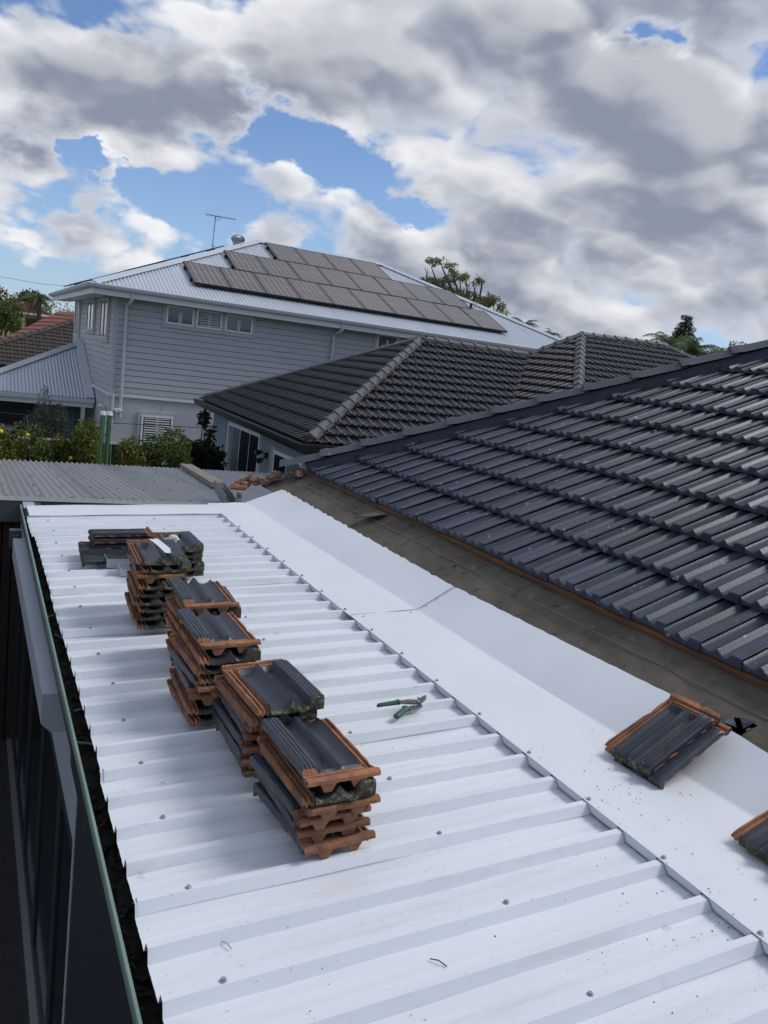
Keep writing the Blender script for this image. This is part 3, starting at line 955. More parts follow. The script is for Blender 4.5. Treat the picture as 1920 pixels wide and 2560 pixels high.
# small flap lifted out of the sarking and torn edges
mb = MB()
fl = [(-6.05, 0.40, 0.035), (-5.99, 0.585, 0.015), (-5.84, 0.588, 0.02), (-5.865, 0.475, 0.045), (-5.92, 0.43, 0.05)]
mb.hexa([mp(u, v, w) for u, v, w in fl], [mp(u, v, w + 0.004) for u, v, w in fl])
mb.build('sarking_flap', M['sarking'], roof_m, ang=20)
mb = MB()
for (u, v, l) in ((-6.14, 0.40, 0.05), (-7.45, 0.50, 0.03), (-4.55, 0.42, 0.02), (-4.40, 0.40, 0.02)):
    mb.hexa([mp(u, v, 0.004), mp(u + l, v + 0.012, 0.004), mp(u + l * 1.1, v + 0.02, 0.004)], [mp(u, v, 0.010), mp(u + l, v + 0.012, 0.012), mp(u + l * 1.1, v + 0.02, 0.010)])
mb.build('torn_scrap', M['dark_void'], roof_m, ang=0)
mb = MB(); mb.bar(mp(-7.5, 0.475, 0.006), mp(1.0, 0.468, 0.006), 0.0025, 0.004, up=NM); mb.build('sarking_lap', M['print'], roof_m, ang=20)
# faded print on the sarking
for (u, v) in ((-4.62, 0.545), (-4.36, 0.50), (-4.07, 0.548), (-3.73, 0.50), (-3.45, 0.545), (-3.18, 0.50), (-2.92, 0.545), (-2.62, 0.50), (-2.40, 0.545), (-5.0, 0.50), (-5.3, 0.545)):
    cu = bpy.data.curves.new('printed_mark', 'FONT'); cu.body = 'ACI'; cu.size = 0.026; cu.shear = 0.2
    cu.materials.append(M['print'])
    m4 = Matrix(((UM.x, VM.x, NM.x, 0), (UM.y, VM.y, NM.y, 0), (UM.z, VM.z, NM.z, 0), (0, 0, 0, 1)))
    tob = bpy.data.objects.new('t', cu)
    tme = bpy.data.meshes.new_from_object(tob); bpy.data.objects.remove(tob)
    new_obj('printed_mark', tme, roof_m, Matrix.Translation(mp(u, v, 0.011)) @ m4 @ Matrix.Rotation(math.pi, 4, 'Z'))

# broken bedding at the foot of the hip, and the cut gutter end beside it
rub = thing('broken_hip_bedding', 'crumbled pink mortar and broken terracotta at the foot of the hip', 'rubble', mp(-8.1, 0.25, 0.0))


def rock(mb, c, r, seed, stretch=(1, 1, 1)):
    q = random.Random(seed)
    bm = bmesh.new(); bmesh.ops.create_icosphere(bm, subdivisions=2, radius=1)
    i = len(mb.v)
    f0 = [q.uniform(-3, 3) for _ in range(6)]
    for v in bm.verts:
        k = 1 + 0.28 * math.sin(v.co.x * 4 + f0[0]) * math.sin(v.co.y * 5 + f0[1]) + 0.22 * math.sin(v.co.z * 6 + f0[2] + v.co.x * 3) + q.uniform(-0.10, 0.10)
        p = Vector((v.co.x * stretch[0], v.co.y * stretch[1], v.co.z * stretch[2])) * r * k
        mb.v.append(tuple(Vector(c) + p))
    for f in bm.faces:
        mb.f.append(tuple(i + v.index for v in f.verts)); mb.m.append(0)
    bm.free()


q = random.Random(77)
for i in range(30):
    t = i / 29
    u = -8.35 + t * 0.62 + q.uniform(-0.07, 0.07); v = 0.02 + t * 0.56 + q.uniform(-0.05, 0.08)
    mb = MB(); rock(mb, mp(u, v, 0.03 + q.uniform(0, 0.03)), q.uniform(0.02, 0.045), i, (1.4, 1.4, 0.8))
    mb.build('mortar_chunk', M['mortar'] if i % 4 else M['terra'], rub, ang=40)
for (u, v, w, l, a, tl) in ((-8.33, 0.10, 0.05, 0.26, 0.5, 0.30), (-8.20, 0.0, 0.04, 0.18, 0.9, -0.2), (-8.02, 0.36, 0.06, 0.13, 0.3, 0.2)):
    mb = MB()
    d = (VM * math.cos(a) + UM * math.sin(a) + NM * tl).normalized()
    s = (UM * math.cos(a) - VM * math.sin(a)).normalized(); up = s.cross(d)
    c = mp(u, v, w)
    rows = []
    for k in range(6):
        ang = -1.1 + 2.2 * k / 5
        rows.append([c + s * 0.05 * math.sin(ang) + up * 0.03 * math.cos(ang) - d * (l / 2 + q.uniform(-0.03, 0.03)), c + s * 0.05 * math.sin(ang) + up * 0.03 * math.cos(ang) + d * (l / 2 + q.uniform(-0.04, 0.02))])
    rows += [[p - up * 0.014 for p in r] for r in reversed(rows)]
    mb.grid(rows, close=False); mb.grid([rows[-1], rows[0]])
    mb.face([r[0] for r in rows]); mb.face([r[1] for r in reversed(rows)])
    mb.build('tile_shard', M['terra'], rub, ang=30)
mb = MB()
cs = [(2.36, -1.47), (2.36, -1.60), (2.47, -1.60), (2.47, -1.49), (2.463, -1.49), (2.463, -1.593), (2.367, -1.593), (2.367, -1.47)]
a, b = V(0, 8.02, 0), V(0.16, 9.05, 0)
lo = [V(x + a.x, a.y, z) for x, z in cs]; hi = [V(x + b.x, b.y, z) for x, z in cs]
mb.hexa(lo, hi); mb.build('cut_gutter', M['galv'], house, ang=20)
mb = MB(); mb.bar(V(2.50, 8.0, -1.56), V(2.72, 8.75, -1.53), 0.045, 0.09); mb.build('fascia_board', M['beam'], house, ang=20)
mb = MB(); mb.box(2.25, 2.64, 7.62, 8.05, -H, -1.62); mb.build('return_wall', M['cladding'], house, ang=20)

# ------------------------------------------------------------------ neighbouring single-storey house with charcoal tiles
nb = thing('neighbour_house', 'single storey blue grey rendered house with glossy charcoal tiled hip roof', 'house', (9.0, 16.0, -H))
nA, nB, nP, nR, nV0 = V(4.97, 12.6, -1.4), V(5.36, 21.3, -1.4), V(9.25, 16.95, 0.70), V(12.325, 16.914, 0.687), V(8.692, 12.589, -1.4)
nA2, nH0, nRR, nRE = V(13.699, 16.745, 1.35), V(8.977, 10.594, -1.4), V(16.469, 16.745, 1.431), V(19.2, 13.0, -0.15)
mb = MB()
lowr = V(0, 0, -0.03)
for poly in ([nA, nV0, nR, nP], [nB, nA, nP], [nV0, nH0, nA2, nR], [nH0, V(19.2, 10.594, -1.4), nRE, nRR, nA2], [nB, nP, nR, V(16.0, 21.3, -1.4)], [nR, nA2, nRR, V(16.5, 23, -1.4), V(13, 23, -1.4)], [nRR, nRE, V(19.2, 20, -1.4), V(16.5, 23, -1.4)]):
    mb.face([p + lowr for p in poly])
nroof = mb.build('tile_roof', M['dark_void'], nb, ang=0)
ntile = roof_tile_mesh('roof_tile', 0.215, 0.42, M['slate_far'], lo=True)


def plane_frame(p, q, r):
    """origin p, U along p>q, upward normal from third point r"""
    U = (q - p).normalized(); N = U.cross(r - p).normalized()
    if N.z < 0: N = -N
    return U, N.cross(U)


def uv_of(P0, U, Vd, p):
    d = p - P0
    return (d.dot(U), d.dot(Vd))


def ccw(poly):
    a = sum(p[0] * q[1] - q[0] * p[1] for p, q in zip(poly, poly[1:] + poly[:1]))
    return poly if a > 0 else poly[::-1]


items = []
for poly3, o, q_, ph, sd_ in (([nA, nV0, nR, nP], nA, nV0, 0.02, 21), ([nB, nA, nP], nB, nA, 0.05, 22)):
    U, Vd = plane_frame(o, q_, nP)
    items += lay_tiles(nroof, 'roof_tile', ntile, o, U, Vd, ccw([uv_of(o, U, Vd, p) for p in poly3]), 0.215, 0.355, -0.06, ph, rad(8.5), 0.38, sd_, lift=0.058)
U, Vd = V(0, -1, 0), None
n2 = (nH0 - nA2).cross(nR - nA2).normalized(); n2 = n2 if n2.z > 0 else -n2
U = V(0, 0, 1).cross(n2).normalized(); Vd = n2.cross(U)
if Vd.z < 0: U, Vd = -U, -Vd
items += lay_tiles(nroof, 'roof_tile', ntile, nV0, U, Vd, ccw([uv_of(nV0, U, Vd, p) for p in (nV0, nH0, nA2, nR)]), 0.215, 0.355, -0.06, 0.1, rad(8.5), 0.38, 23, lift=0.058,
                   keep=lambda C: C.z > -0.75)
n3 = (nH0 - nA2).cross(nRR - nA2).normalized(); n3 = n3 if n3.z > 0 else -n3
U = V(0, 0, 1).cross(n3).normalized(); Vd = n3.cross(U)
if Vd.z < 0: U, Vd = -U, -Vd
items += lay_tiles(nroof, 'roof_tile', ntile, nA2, U, Vd, ccw([uv_of(nA2, U, Vd, p) for p in (nH0, V(19.2, 10.594, -1.4), nRE, nRR, nA2)]), 0.215, 0.355, -7.8 + 0.28, 0.04, rad(8.5), 0.38, 24, lift=0.058,
                   keep=lambda C: C.z > -0.35)
place_tiles(items, 'roof_tile', nroof, 295, M['slate_far'])
ncap = cap_mesh('ridge_cap', 0.42, 0.115, 0.065, M['cap_far'], angular=False)
hipr = random.Random(8)
up = V(0, 0, 0.125)
for p, q_ in ((nA + V(0.10, 0.10, 0.05), nP), (nB + V(0.1, -0.1, 0.04), nP), (nP, nR), (nR, nA2), (nH0.lerp(nA2, 0.35), nA2), (nA2, nRR), (nRE, nRR)):
    d = q_ - p
    # pointing under the caps
    mb = MB(); s = V(0, 0, 1).cross(d).normalized() * 0.125
    rows = []
    for i in range(25):
        c = p + d * i / 24 + V(0, 0, 0.045)
        j = hipr.uniform(-0.01, 0.01)
        rows.append([c - s * (1.0 + j) - V(0, 0, 0.03), c - s * 0.8 + V(0, 0, 0.03), c + V(0, 0, 0.05), c + s * 0.8 + V(0, 0, 0.03), c + s * (1.0 - j) - V(0, 0, 0.03)])
    mb.grid(rows); mb.build('cap_pointing', M['pointing_far'], nroof, ang=50)
    run_caps('ridge_cap', ncap, p + up, q_ + up, 0.36, nroof, hipr)
mb = MB(); d = (nR - nV0); s = V(0.7, -0.7, 0) * 0.06
mb.hexa([nV0 + s + V(0, 0, 0.055), nV0 - s + V(0, 0, 0.055), nV0 - s + V(0, 0, 0.02), nV0 + s + V(0, 0, 0.02)], [nR + s + V(0, 0, 0.055), nR - s + V(0, 0, 0.055), nR - s + V(0, 0, 0.02), nR + s + V(0, 0, 0.02)])
mb.build('valley_tray', M['cap_far'], nroof, ang=20)
# hip starter: rounded mortar end at the corner
mb = MB(); rock(mb, nA + V(0.16, 0.16, 0.10), 0.11, 4, (1, 1, 0.8)); mb.build('hip_end', M['pointing_far'], nroof, ang=50)
# fascia and gutter: along the left eave and along the front eave
gp = [(0.0, 0.02), (-0.11, 0.02), (-0.13, 0.035), (-0.135, 0.02), (-0.125, -0.03), (-0.10, -0.10), (-0.02, -0.11), (0.0, -0.16)]
mb = MB()
rows = []
for p in (nB + V(0, 0.15, 0), nA + V(0, -0.0, 0)):
    rows.append([p + V(a, (a if p.y < 15 else 0), b) for a, b in gp])
rows.append([nV0 + V(3.0, a, b) for a, b in gp])
mb.grid(rows); mb.face(rows[0])
mb.build('gutter', M['black'], nb, ang=30)
mb = MB(); mb.face([nA + V(0.02, 0.02, -0.16), nB + V(0.02, 0, -0.16), V(5.80, 21.3, -1.56), V(5.60, 13.1, -1.56)]); mb.face([nA + V(0.02, 0.02, -0.16), V(12, 12.62, -1.56), V(12, 13.1, -1.56), V(5.6, 13.1, -1.56)])
mb.build('soffit', M['render'], nb, ang=0)
wl = lambda y: 5.50 + (y - 16) * 0.04 * 0     # left wall plane
box_part('wall', M['render'], nb, 5.50, 12.0, 13.08, 20.33, -H, -1.45)
# sliding door with pale frame
sdoor = box_part('sliding_door', M['trimw'], nb, 5.44, 5.505, 16.40, 18.80, -H + 0.1, -1.66)
box_part('reveal', M['render'], nb, 5.47, 5.506, 18.801, 18.95, -H + 0.1, -1.62)
for (y0, y1, mt) in ((16.46, 17.03, 'glass'), (17.09, 17.74, 'glass'), (17.82, 18.35, 'blind'), (18.40, 18.70, 'glass_pale')):
    box_part('pane', M[mt], sdoor, 5.43, 5.439, y0, y1, -H + 0.2, -1.74)
w2 = box_part('window', M['trimw'], nb, 5.45, 5.505, 13.9, 15.45, -3.0, -1.86)
box_part('pane', M['glass'], w2, 5.44, 5.449, 14.72, 15.38, -2.9, -1.93)
box_part('pane', M['blind'], w2, 5.44, 5.449, 13.98, 14.66, -2.9, -1.93)
box_part('reveal', M['panel'], nb, 5.475, 5.506, 15.451, 15.72, -3.0, -1.80)
# security light
sl = thing('security_light', 'small black twin security lamp beside the white framed sliding door', 'lamp', (5.49, 15.98, -2.05))
mb = MB(); mb.tube([(5.50, 15.98, -2.05), (5.46, 15.98, -2.05)], 0.06, 12); mb.build('mount', M['black'], sl)
for dy, dz in ((0.10, 0.05), (-0.02, -0.10)):
    mb = MB(); c = V(5.40, 15.98 + dy, -2.04 + dz)
    mb.tube([(5.46, 15.98, -2.05), c], 0.016, 8); mb.tube([c, c + V(-0.05, 0.02, -0.02), c + V(-0.11, 0.03, -0.04)], [0.035, 0.055, 0.06], 12)
    h = mb.build('lamp_head', M['black'], sl)
    if dy > 0.05:
        mb = MB(); mb.tube([c + V(-0.112, 0.03, -0.041), c + V(-0.116, 0.031, -0.043)], 0.05, 12); mb.build('lens', M['plastic_white'], h)

# ------------------------------------------------------------------ two-storey grey house
gh = thing('two_storey_house', 'two storey grey weatherboard house with pale corrugated hip roof', 'house', (9.0, 28.0, -H))
WY, WX, WX1 = 24.5, 3.573, 20.0
box_part('wall', M['cladding'], gh, WX + 0.03, WX1, WY + 0.03, 34.8, -H, -1.60)
box_part('wall', M['fascia'], gh, WX + 0.03, WX1, WY + 0.03, 34.8, -1.599, 1.12)  # dark wall colour paints shadow lines into the gaps between boards
mb = MB()
BP = 0.1705
bd = [(0.0, 0.020), (-0.030, 0.018), (-0.034, 0.022), (-0.020, BP - 0.002), (-0.004, BP + 0.016), (0.0, BP + 0.016)]
nboard = 16
for k in range(nboard):
    z0 = -1.62 + k * BP
    mb = MB(); mb.hexa([(WX + 0.02, WY + 0.03 + a, z0 + b) for a, b in bd], [(WX1, WY + 0.03 + a, z0 + b) for a, b in bd])
    mb.build('weatherboard', M['weather'], gh, ang=20)
    mb = MB(); mb.hexa([(WX + 0.03 + a, WY + 0.02, z0 + b) for a, b in bd], [(WX + 0.03 + a, 34.8, z0 + b) for a, b in bd])
    mb.build('weatherboard', M['weather'], gh, ang=20)
box_part('corner_board', M['weather'], gh, WX - 0.02, WX + 0.10, WY - 0.015, WY + 0.11, -1.62, 1.12)
# trim between storeys, lower sheet cladding
tr = MB(); tr.box(WX - 0.03, WX1, WY - 0.03, WY + 0.031, -1.72, -1.63); tr.box(WX - 0.031, WX + 0.031, WY + 0.032, 34.8, -1.72, -1.63); tr.build('storey_trim', M['trimw'], gh, ang=20)
for x in (5.05, 6.30, 7.9):
    box_part('cover_strip', M['cladding'], gh, x, x + 0.02, WY + 0.018, WY + 0.031, -H, -1.721)


def window_front(x0, x1, z0, z1, y, leaf, parent=gh, cl=0.10, cr=0.10):
    w = box_part('window', M['weather'], parent, x0 - cl, x1 + cr, y - 0.035, y + 0.03, z0 - 0.11, z1 + 0.10)
    for (a, b, c, d) in ((x0, x1, z0, z0 + 0.05), (x0, x1, z1 - 0.05, z1), (x0, x0 + 0.05, z0 + 0.051, z1 - 0.051), (x1 - 0.05, x1, z0 + 0.051, z1 - 0.051)):
        box_part('frame', M['frame_white'], w, a, b, y - 0.060, y - 0.036, c, d)
    if leaf == 'shutter':
        n = max(5, int((z1 - z0) / 0.075)); xm = (x0 + x1) / 2
        for (a, b) in ((x0 + 0.08, xm - 0.04), (xm + 0.04, x1 - 0.08)):
            for k in range(n):
                zc = z0 + 0.08 + (z1 - z0 - 0.16) * k / (n - 1)
                mb = MB(); mb.hexa([(a, y - 0.05, zc - 0.018), (b, y - 0.05, zc - 0.018), (b, y - 0.037, zc + 0.018), (a, y - 0.037, zc + 0.018)], [(a, y - 0.056, zc - 0.014), (b, y - 0.056, zc - 0.014), (b, y - 0.043, zc + 0.022), (a, y - 0.043, zc + 0.022)])
                mb.build('louvre', M['louvre'], w, ang=20)
        box_part('stile', M['louvre'], w, xm - 0.04, xm + 0.04, y - 0.055, y - 0.0365, z0 + 0.051, z1 - 0.051)
        box_part('pane', M['glass'], w, x0 + 0.051, x1 - 0.051, y - 0.0364, y - 0.0358, z0 + 0.051, z1 - 0.051)
    else:
        box_part('pane', M['glass_pale'], w, x0 + 0.051, x1 - 0.051, y - 0.040, y - 0.036, z0 + 0.051, z1 - 0.051)
        xm = (x0 + x1) / 2
        box_part('stile', M['louvre'], w, xm - 0.05, xm + 0.05, y - 0.046, y - 0.0405, z0 + 0.06, z1 - 0.16)
    return w


window_front(4.99, 5.79, 0.50, 1.02, WY, 'glass', cr=0.034)
window_front(5.86, 6.62, 0.50, 1.02, WY, 'shutter', cl=0.034, cr=0.048)
window_front(6.72, 7.56, 0.50, 1.02, WY, 'glass', cl=0.048)
window_front(11.76, 12.52, 0.52, 1.05, WY, 'glass')
window_front(4.50, 5.40, -3.25, -2.18, WY, 'shutter')
for (y0, y1, z0, z1) in ((25.4, 26.9, -0.15, 1.02), (28.5, 30.2, 0.05, 1.03), (32.6, 33.8, -0.2, 1.05)):
    w = box_part('window', M['weather'], gh, WX - 0.045, WX + 0.03, y0 - 0.1, y1 + 0.1, z0 - 0.1, z1 + 0.08)
    for (a, b, c, d) in ((y0, y1, z0, z0 + 0.06), (y0, y1, z1 - 0.06, z1), (y0, y0 + 0.10, z0 + 0.061, z1 - 0.061), (y1 - 0.10, y1, z0 + 0.061, z1 - 0.061), ((y0 + y1) / 2 - 0.06, (y0 + y1) / 2 + 0.06, z0 + 0.061, z1 - 0.061)):
        box_part('frame', M['gutterw'], w, WX - 0.075, WX - 0.046, a, b, c, d)
    box_part('pane', M['glass'], w, WX - 0.055, WX - 0.0465, y0 + 0.10, y1 - 0.10, z0 + 0.061, z1 - 0.061)

# roof: hip, corrugated sheets on the front and on the left
gG, gP, gR = V(2.875, 23.95, 1.305), V(9.203, 30.278, 3.942), V(14.385, 30.278, 3.942)
GX1 = 20.713
HP = math.atan2(gP.z - gG.z, gP.x - gG.x)
CP = 0.115


def corr_sheets(parent, name, mt, length, width_of, to3, pitch, amp, per_sheet, top):
    n = int(length / pitch / per_sheet) + 1
    for s in range(n):
        a0 = s * per_sheet * pitch; a1 = min(length, a0 + per_sheet * pitch + pitch * 0.3)
        if a1 - a0 < 0.02:
            continue
        m = max(2, int((a1 - a0) / pitch * 6))
        lo, hi = [], []
        for i in range(m + 1):
            a = a0 + (a1 - a0) * i / m
            h = amp * math.cos(2 * math.pi * a / pitch) + 0.002 * (s % 2)
            b0, b1 = width_of(a)
            lo.append(to3(a, b0, h)); hi.append(to3(a, max(b1, b0 + 0.001), h))
        mb = MB(); mb.grid([lo, hi]); mb.build(name, mt, parent, ang=60)


ch, sh = math.cos(HP), math.sin(HP)
FL = (gP.y - gG.y) / ch


def fw(a):
    x = gG.x + a
    if x < gP.x: t = (x - gG.x) / (gP.x - gG.x)
    elif x > gR.x: t = max(0.0, (GX1 - x) / (GX1 - gR.x))
    else: t = 1.0
    return (-0.02, FL * t)


groof = MB()
dn = V(0, 0, -0.06)
gBR, gBL = V(GX1, 36.6, 1.305), V(2.875, 36.6, 1.305)
groof.face([gP + dn, gR + dn, gBR + dn, gBL + dn]); groof.face([gR + dn, V(GX1, 23.95, 1.24), gBR + dn])
groof.face([gG + dn, V(GX1, 23.95, 1.24), gR + dn, gP + dn]); groof.face([gG + dn, gP + dn, gBL + dn])
roof_g = groof.build('roof', M['corr'], gh, ang=0)
corr_sheets(roof_g, 'roof_sheet', M['corr'], GX1 - gG.x, fw, lambda a, b, h: V(gG.x + a, gG.y + b * ch - h * sh, gG.z + b * sh + h * ch), CP, 0.016, 7, None)


def lw(a):
    y = 36.6 - a
    t = 1 - abs(y - 30.278) / 6.328
    return (-0.02, FL * max(0.0, t))


corr_sheets(roof_g, 'roof_sheet', M['corr'], 36.6 - 23.95, lw, lambda a, b, h: V(gG.x + b * ch - h * sh, 36.6 - a, gG.z + b * sh + h * ch), CP, 0.016, 7, None)
for p, q_ in ((gG, gP), (gP, gR), (V(GX1, 23.95, 1.305), gR)):
    mb = MB(); d = q_ - p; s = V(0, 0, 1).cross(d).normalized(); ex = d.normalized() * 0.02
    c = [(-0.19, -0.045), (-0.14, -0.005), (-0.04, 0.03), (0.0, 0.05), (0.04, 0.03), (0.14, -0.005), (0.19, -0.045)]
    mb.grid([[p - ex + s * a + V(0, 0, 0.035 + b) for a, b in c], [q_ + ex + s * a + V(0, 0, 0.035 + b) for a, b in c]])
    mb.build('hip_flashing', M['corr'], roof_g, ang=20)
# gutter with fascia, eave soffit
gp2 = [(0.03, 0.0), (-0.10, 0.005), (-0.125, 0.03), (-0.135, 0.01), (-0.13, -0.03), (-0.10, -0.085), (0.0, -0.10)]
mb = MB(); rows = []
rows.append([V(gG.x + a, 36.6, gG.z + b - 0.02) for a, b in gp2])
rows.append([V(gG.x + a, gG.y + a, gG.z + b - 0.02) for a, b in gp2])
rows.append([V(GX1 - a, gG.y + a, gG.z + b - 0.02) for a, b in gp2])
mb.grid(rows); mb.build('gutter', M['gutterw'], gh, ang=30)
mb = MB()
mb.hexa([(2.89, 23.965, 1.03), (2.93, 24.0, 1.03), (2.93, 24.0, 1.20), (2.89, 23.965, 1.20)], [(GX1, 23.965, 1.03), (GX1, 24.0, 1.03), (GX1, 24.0, 1.20), (GX1, 23.965, 1.20)])
mb.hexa([(2.89, 23.965, 1.03), (2.93, 24.0, 1.03), (2.93, 24.0, 1.20), (2.89, 23.965, 1.20)], [(2.89, 36.6, 1.03), (2.93, 36.6, 1.03), (2.93, 36.6, 1.20), (2.89, 36.6, 1.20)])
mb.build('fascia', M['trimw'], gh, ang=20)
mb = MB()
mb.face([(2.90, 23.98, 1.06), (GX1, 23.98, 1.06), (GX1, WY + 0.03, 1.10), (WX + 0.03, WY + 0.03, 1.10)])
mb.face([(2.90, 23.98, 1.06), (WX + 0.03, WY + 0.03, 1.10), (WX + 0.03, 36.5, 1.10), (2.90, 36.5, 1.06)])
mb.build('soffit', M['trimw'], gh, ang=0)
for x in (3.88, 10.22, 14.99):
    mb = MB()
    mb.tube([(x + 0.05, 23.93, 1.20), (x + 0.05, 23.93, 1.02), (x + 0.03, 24.0, 0.93), (x, 24.38, 0.86), (x, 24.42, 0.74), (x, 24.42, -2.3 if x < 5 else -1.2)], 0.048, 10)
    mb.build('downpipe', M['gutterw'], gh, ang=40)
mb = MB(); mb.tube([(3.66, 24.44, -1.62), (3.66, 24.44, -2.55)], 0.05, 8); mb.build('downpipe', M['gutterw'], gh, ang=40)
for (x, y, z) in ((3.50, 25.2, -2.08), (3.80, 24.35, -2.10), (3.52, 25.1, -2.85)):
    mb = MB(); rock(mb, (x, y, z), 0.09, 3, (1.2, 1.2, 0.75)); mb.build('wall_lamp', M['plastic_white'], gh, ang=60)

# lower roof at the left of the house (verandah) and the dark room under it
ver = thing('verandah', 'open verandah with pale corrugated hip roof beside the two storey house', 'verandah', (0.5, 29.5, -H))
vP = V(3.55, 31.4, -0.36); VT = rad(23.6)
vc, vs_ = math.cos(VT), math.sin(VT)
VY0, VZ0 = 27.5, -0.36 - (31.4 - 27.5) * math.tan(VT)
VX0 = 3.55 - 3.9


def vwid(a):
    x = VX0 + a
    return (-0.02, (31.4 - VY0) / vc * min(1.0, (x - VX0) / 3.9))


mb = MB(); mb.face([(VX0, VY0, VZ0 - 0.05), (3.55, VY0, VZ0 - 0.05), (3.55, 31.4, -0.41)]); mb.face([(VX0, VY0, VZ0 - 0.05), (3.55, 31.4, -0.41), (3.55, 35.3, VZ0 - 0.05), (VX0, 35.3, VZ0 - 0.05)])
vroof = mb.build('roof', M['corr'], ver, ang=0)
corr_sheets(vroof, 'roof_sheet', M['corr'], 3.9, vwid, lambda a, b, h: V(VX0 + a, VY0 + b * vc - h * vs_, VZ0 + b * vs_ + h * vc), 0.105, 0.014, 8, None)
p, q_ = V(VX0, VY0, VZ0 + 0.03), V(3.55, 31.4, -0.33)
mb = MB(); d = q_ - p; s = V(0, 0, 1).cross(d).normalized()
c = [(-0.20, -0.04), (-0.05, 0.025), (0.0, 0.05), (0.05, 0.025), (0.20, -0.04)]
mb.grid([[p + s * a + V(0, 0, b) for a, b in c], [q_ + s * a + V(0, 0, b) for a, b in c]]); mb.build('hip_flashing', M['corr'], vroof, ang=20)
mb = MB(); mb.hexa([(3.30, VY0, VZ0 + 0.02), (3.56, VY0, VZ0 + 0.02), (3.56, VY0, VZ0 + 0.06), (3.30, VY0, VZ0 + 0.035)], [(3.30, 31.2, -0.40), (3.56, 31.2, -0.40), (3.56, 31.2, -0.33), (3.30, 31.2, -0.37)]); mb.build('wall_flashing', M['gutterw'], vroof, ang=20)
mb = MB()
mb.box(VX0 - 0.6, 3.55, VY0 - 0.16, VY0 - 0.02, VZ0 - 0.14, VZ0 - 0.02); mb.build('gutter', M['gutterw'], ver, ang=20)
box_part('fascia', M['trimw'], ver, VX0 - 0.6, 3.54, VY0 - 0.02, VY0 + 0.02, VZ0 - 0.30, VZ0 - 0.142)
box_part('rear_wall', M['door'], ver, -3.0, 3.5, 30.4, 30.5, -H, -2.1)
box_part('curtain', M['blind'], ver, 2.7, 3.45, 28.2, 28.25, -H, -2.12)
for x in (2.55, 2.75, 3.0, 3.2):
    box_part('curtain_fold', M['blind'], ver, x, x + 0.06, 28.1, 28.19, -H, -2.12)
box_part('post', M['gutterw'], ver, 3.18, 3.30, 27.5, 27.6, -H, -2.3)
box_part('bench_top', M['panel'], ver, -1.5, 1.3, 28.3, 29.1, -3.35, -3.25)
box_part('bench_front', M['fascia'], ver, -1.45, 1.25, 28.35, 29.0, -H, -3.351)

# ------------------------------------------------------------------ solar panels (each one a thing)
PW, PH_ = 1.117, 1.845
pm = MB()
g = 0.004
frame = MB(); fz = 0.035
for (a, b, c, d) in ((g, PW - g, g, g + 0.022), (g, PW - g, PH_ - g - 0.022, PH_ - g), (g, g + 0.022, g + 0.0221, PH_ - g - 0.0221), (PW - g - 0.022, PW - g, g + 0.0221, PH_ - g - 0.0221)):
    frame.box(a, b, c, d, 0.0, fz)
bk_ = MB(); bk_.box(0.001, PW - 0.001, 0.001, PH_ + 0.02, -0.03, -0.006); back_me = bk_.mesh('gap_backing', M['black'], ang=20)  # black plate added below each panel to darken the gaps between panels
frame_me = frame.mesh('frame', M['black'], ang=20)
pm.box(g + 0.0222, PW - g - 0.0222, g + 0.0222, PH_ - g - 0.0222, 0.012, 0.030); cell_me = pm.mesh('glass', M['cell'], ang=20)
pm = MB()
pm.box(g + 0.023, PW - g - 0.023, PH_ / 2 - 0.011, PH_ / 2 + 0.011, 0.0301, 0.033)
for k in range(1, 6):
    x = g + 0.02 + (PW - 2 * g - 0.04) * k / 6
    pm.box(x - 0.0085, x + 0.0085, g + 0.023, PH_ / 2 - 0.0135, 0.0301, 0.032); pm.box(x - 0.0085, x + 0.0085, PH_ / 2 + 0.0135, PH_ - g - 0.023, 0.0301, 0.032)
pm.box(g + 0.03, PW - g - 0.03, g + 0.0225, g + 0.036, 0.0301, 0.032)
line_me = pm.mesh('cell_lines', M['cell_line'], ang=20)
pm = MB()
pm.box(-0.05, PW + 0.02, 0.395, 0.445, -0.095, -0.002)
rail_me = pm.mesh('mounting_rail', M['black'], ang=20)
rail2_me = rail_me.copy(); rail2_me.transform(Matrix.Translation((0, 1.0, 0)))
ROWN = ['lowest', 'middle', 'top']
fr = Matrix(((1, 0, 0, 0), (0, ch, -sh, 0), (0, sh, ch, 0), (0, 0, 0, 1)))
sp = random.Random(31)
for r, (x0, n, s0) in enumerate(((5.78, 10, 0.905), (7.47, 8, 2.785), (9.42, 4, 4.66))):
    for i in range(n):
        x = x0 + i * PW
        org = V(x, gG.y + s0 * ch - 0.115 * sh, gG.z + s0 * sh + 0.115 * ch)
        t = thing('solar_panel', '%s solar panel from the left in the %s row on the front slope' % (ORD[i], ROWN[r]), 'solar panel', org, 'solar panels on the front roof slope')
        rot_ = Matrix.Rotation(sp.uniform(-0.004, 0.004), 4, 'X')
        for nm, me in (('frame', frame_me), ('gap_backing', back_me), ('glass', cell_me), ('cell_lines', line_me), ('mounting_rail', rail_me), ('mounting_rail', rail2_me)):
            new_obj(nm, me, t, Matrix.Translation(org) @ fr @ rot_)
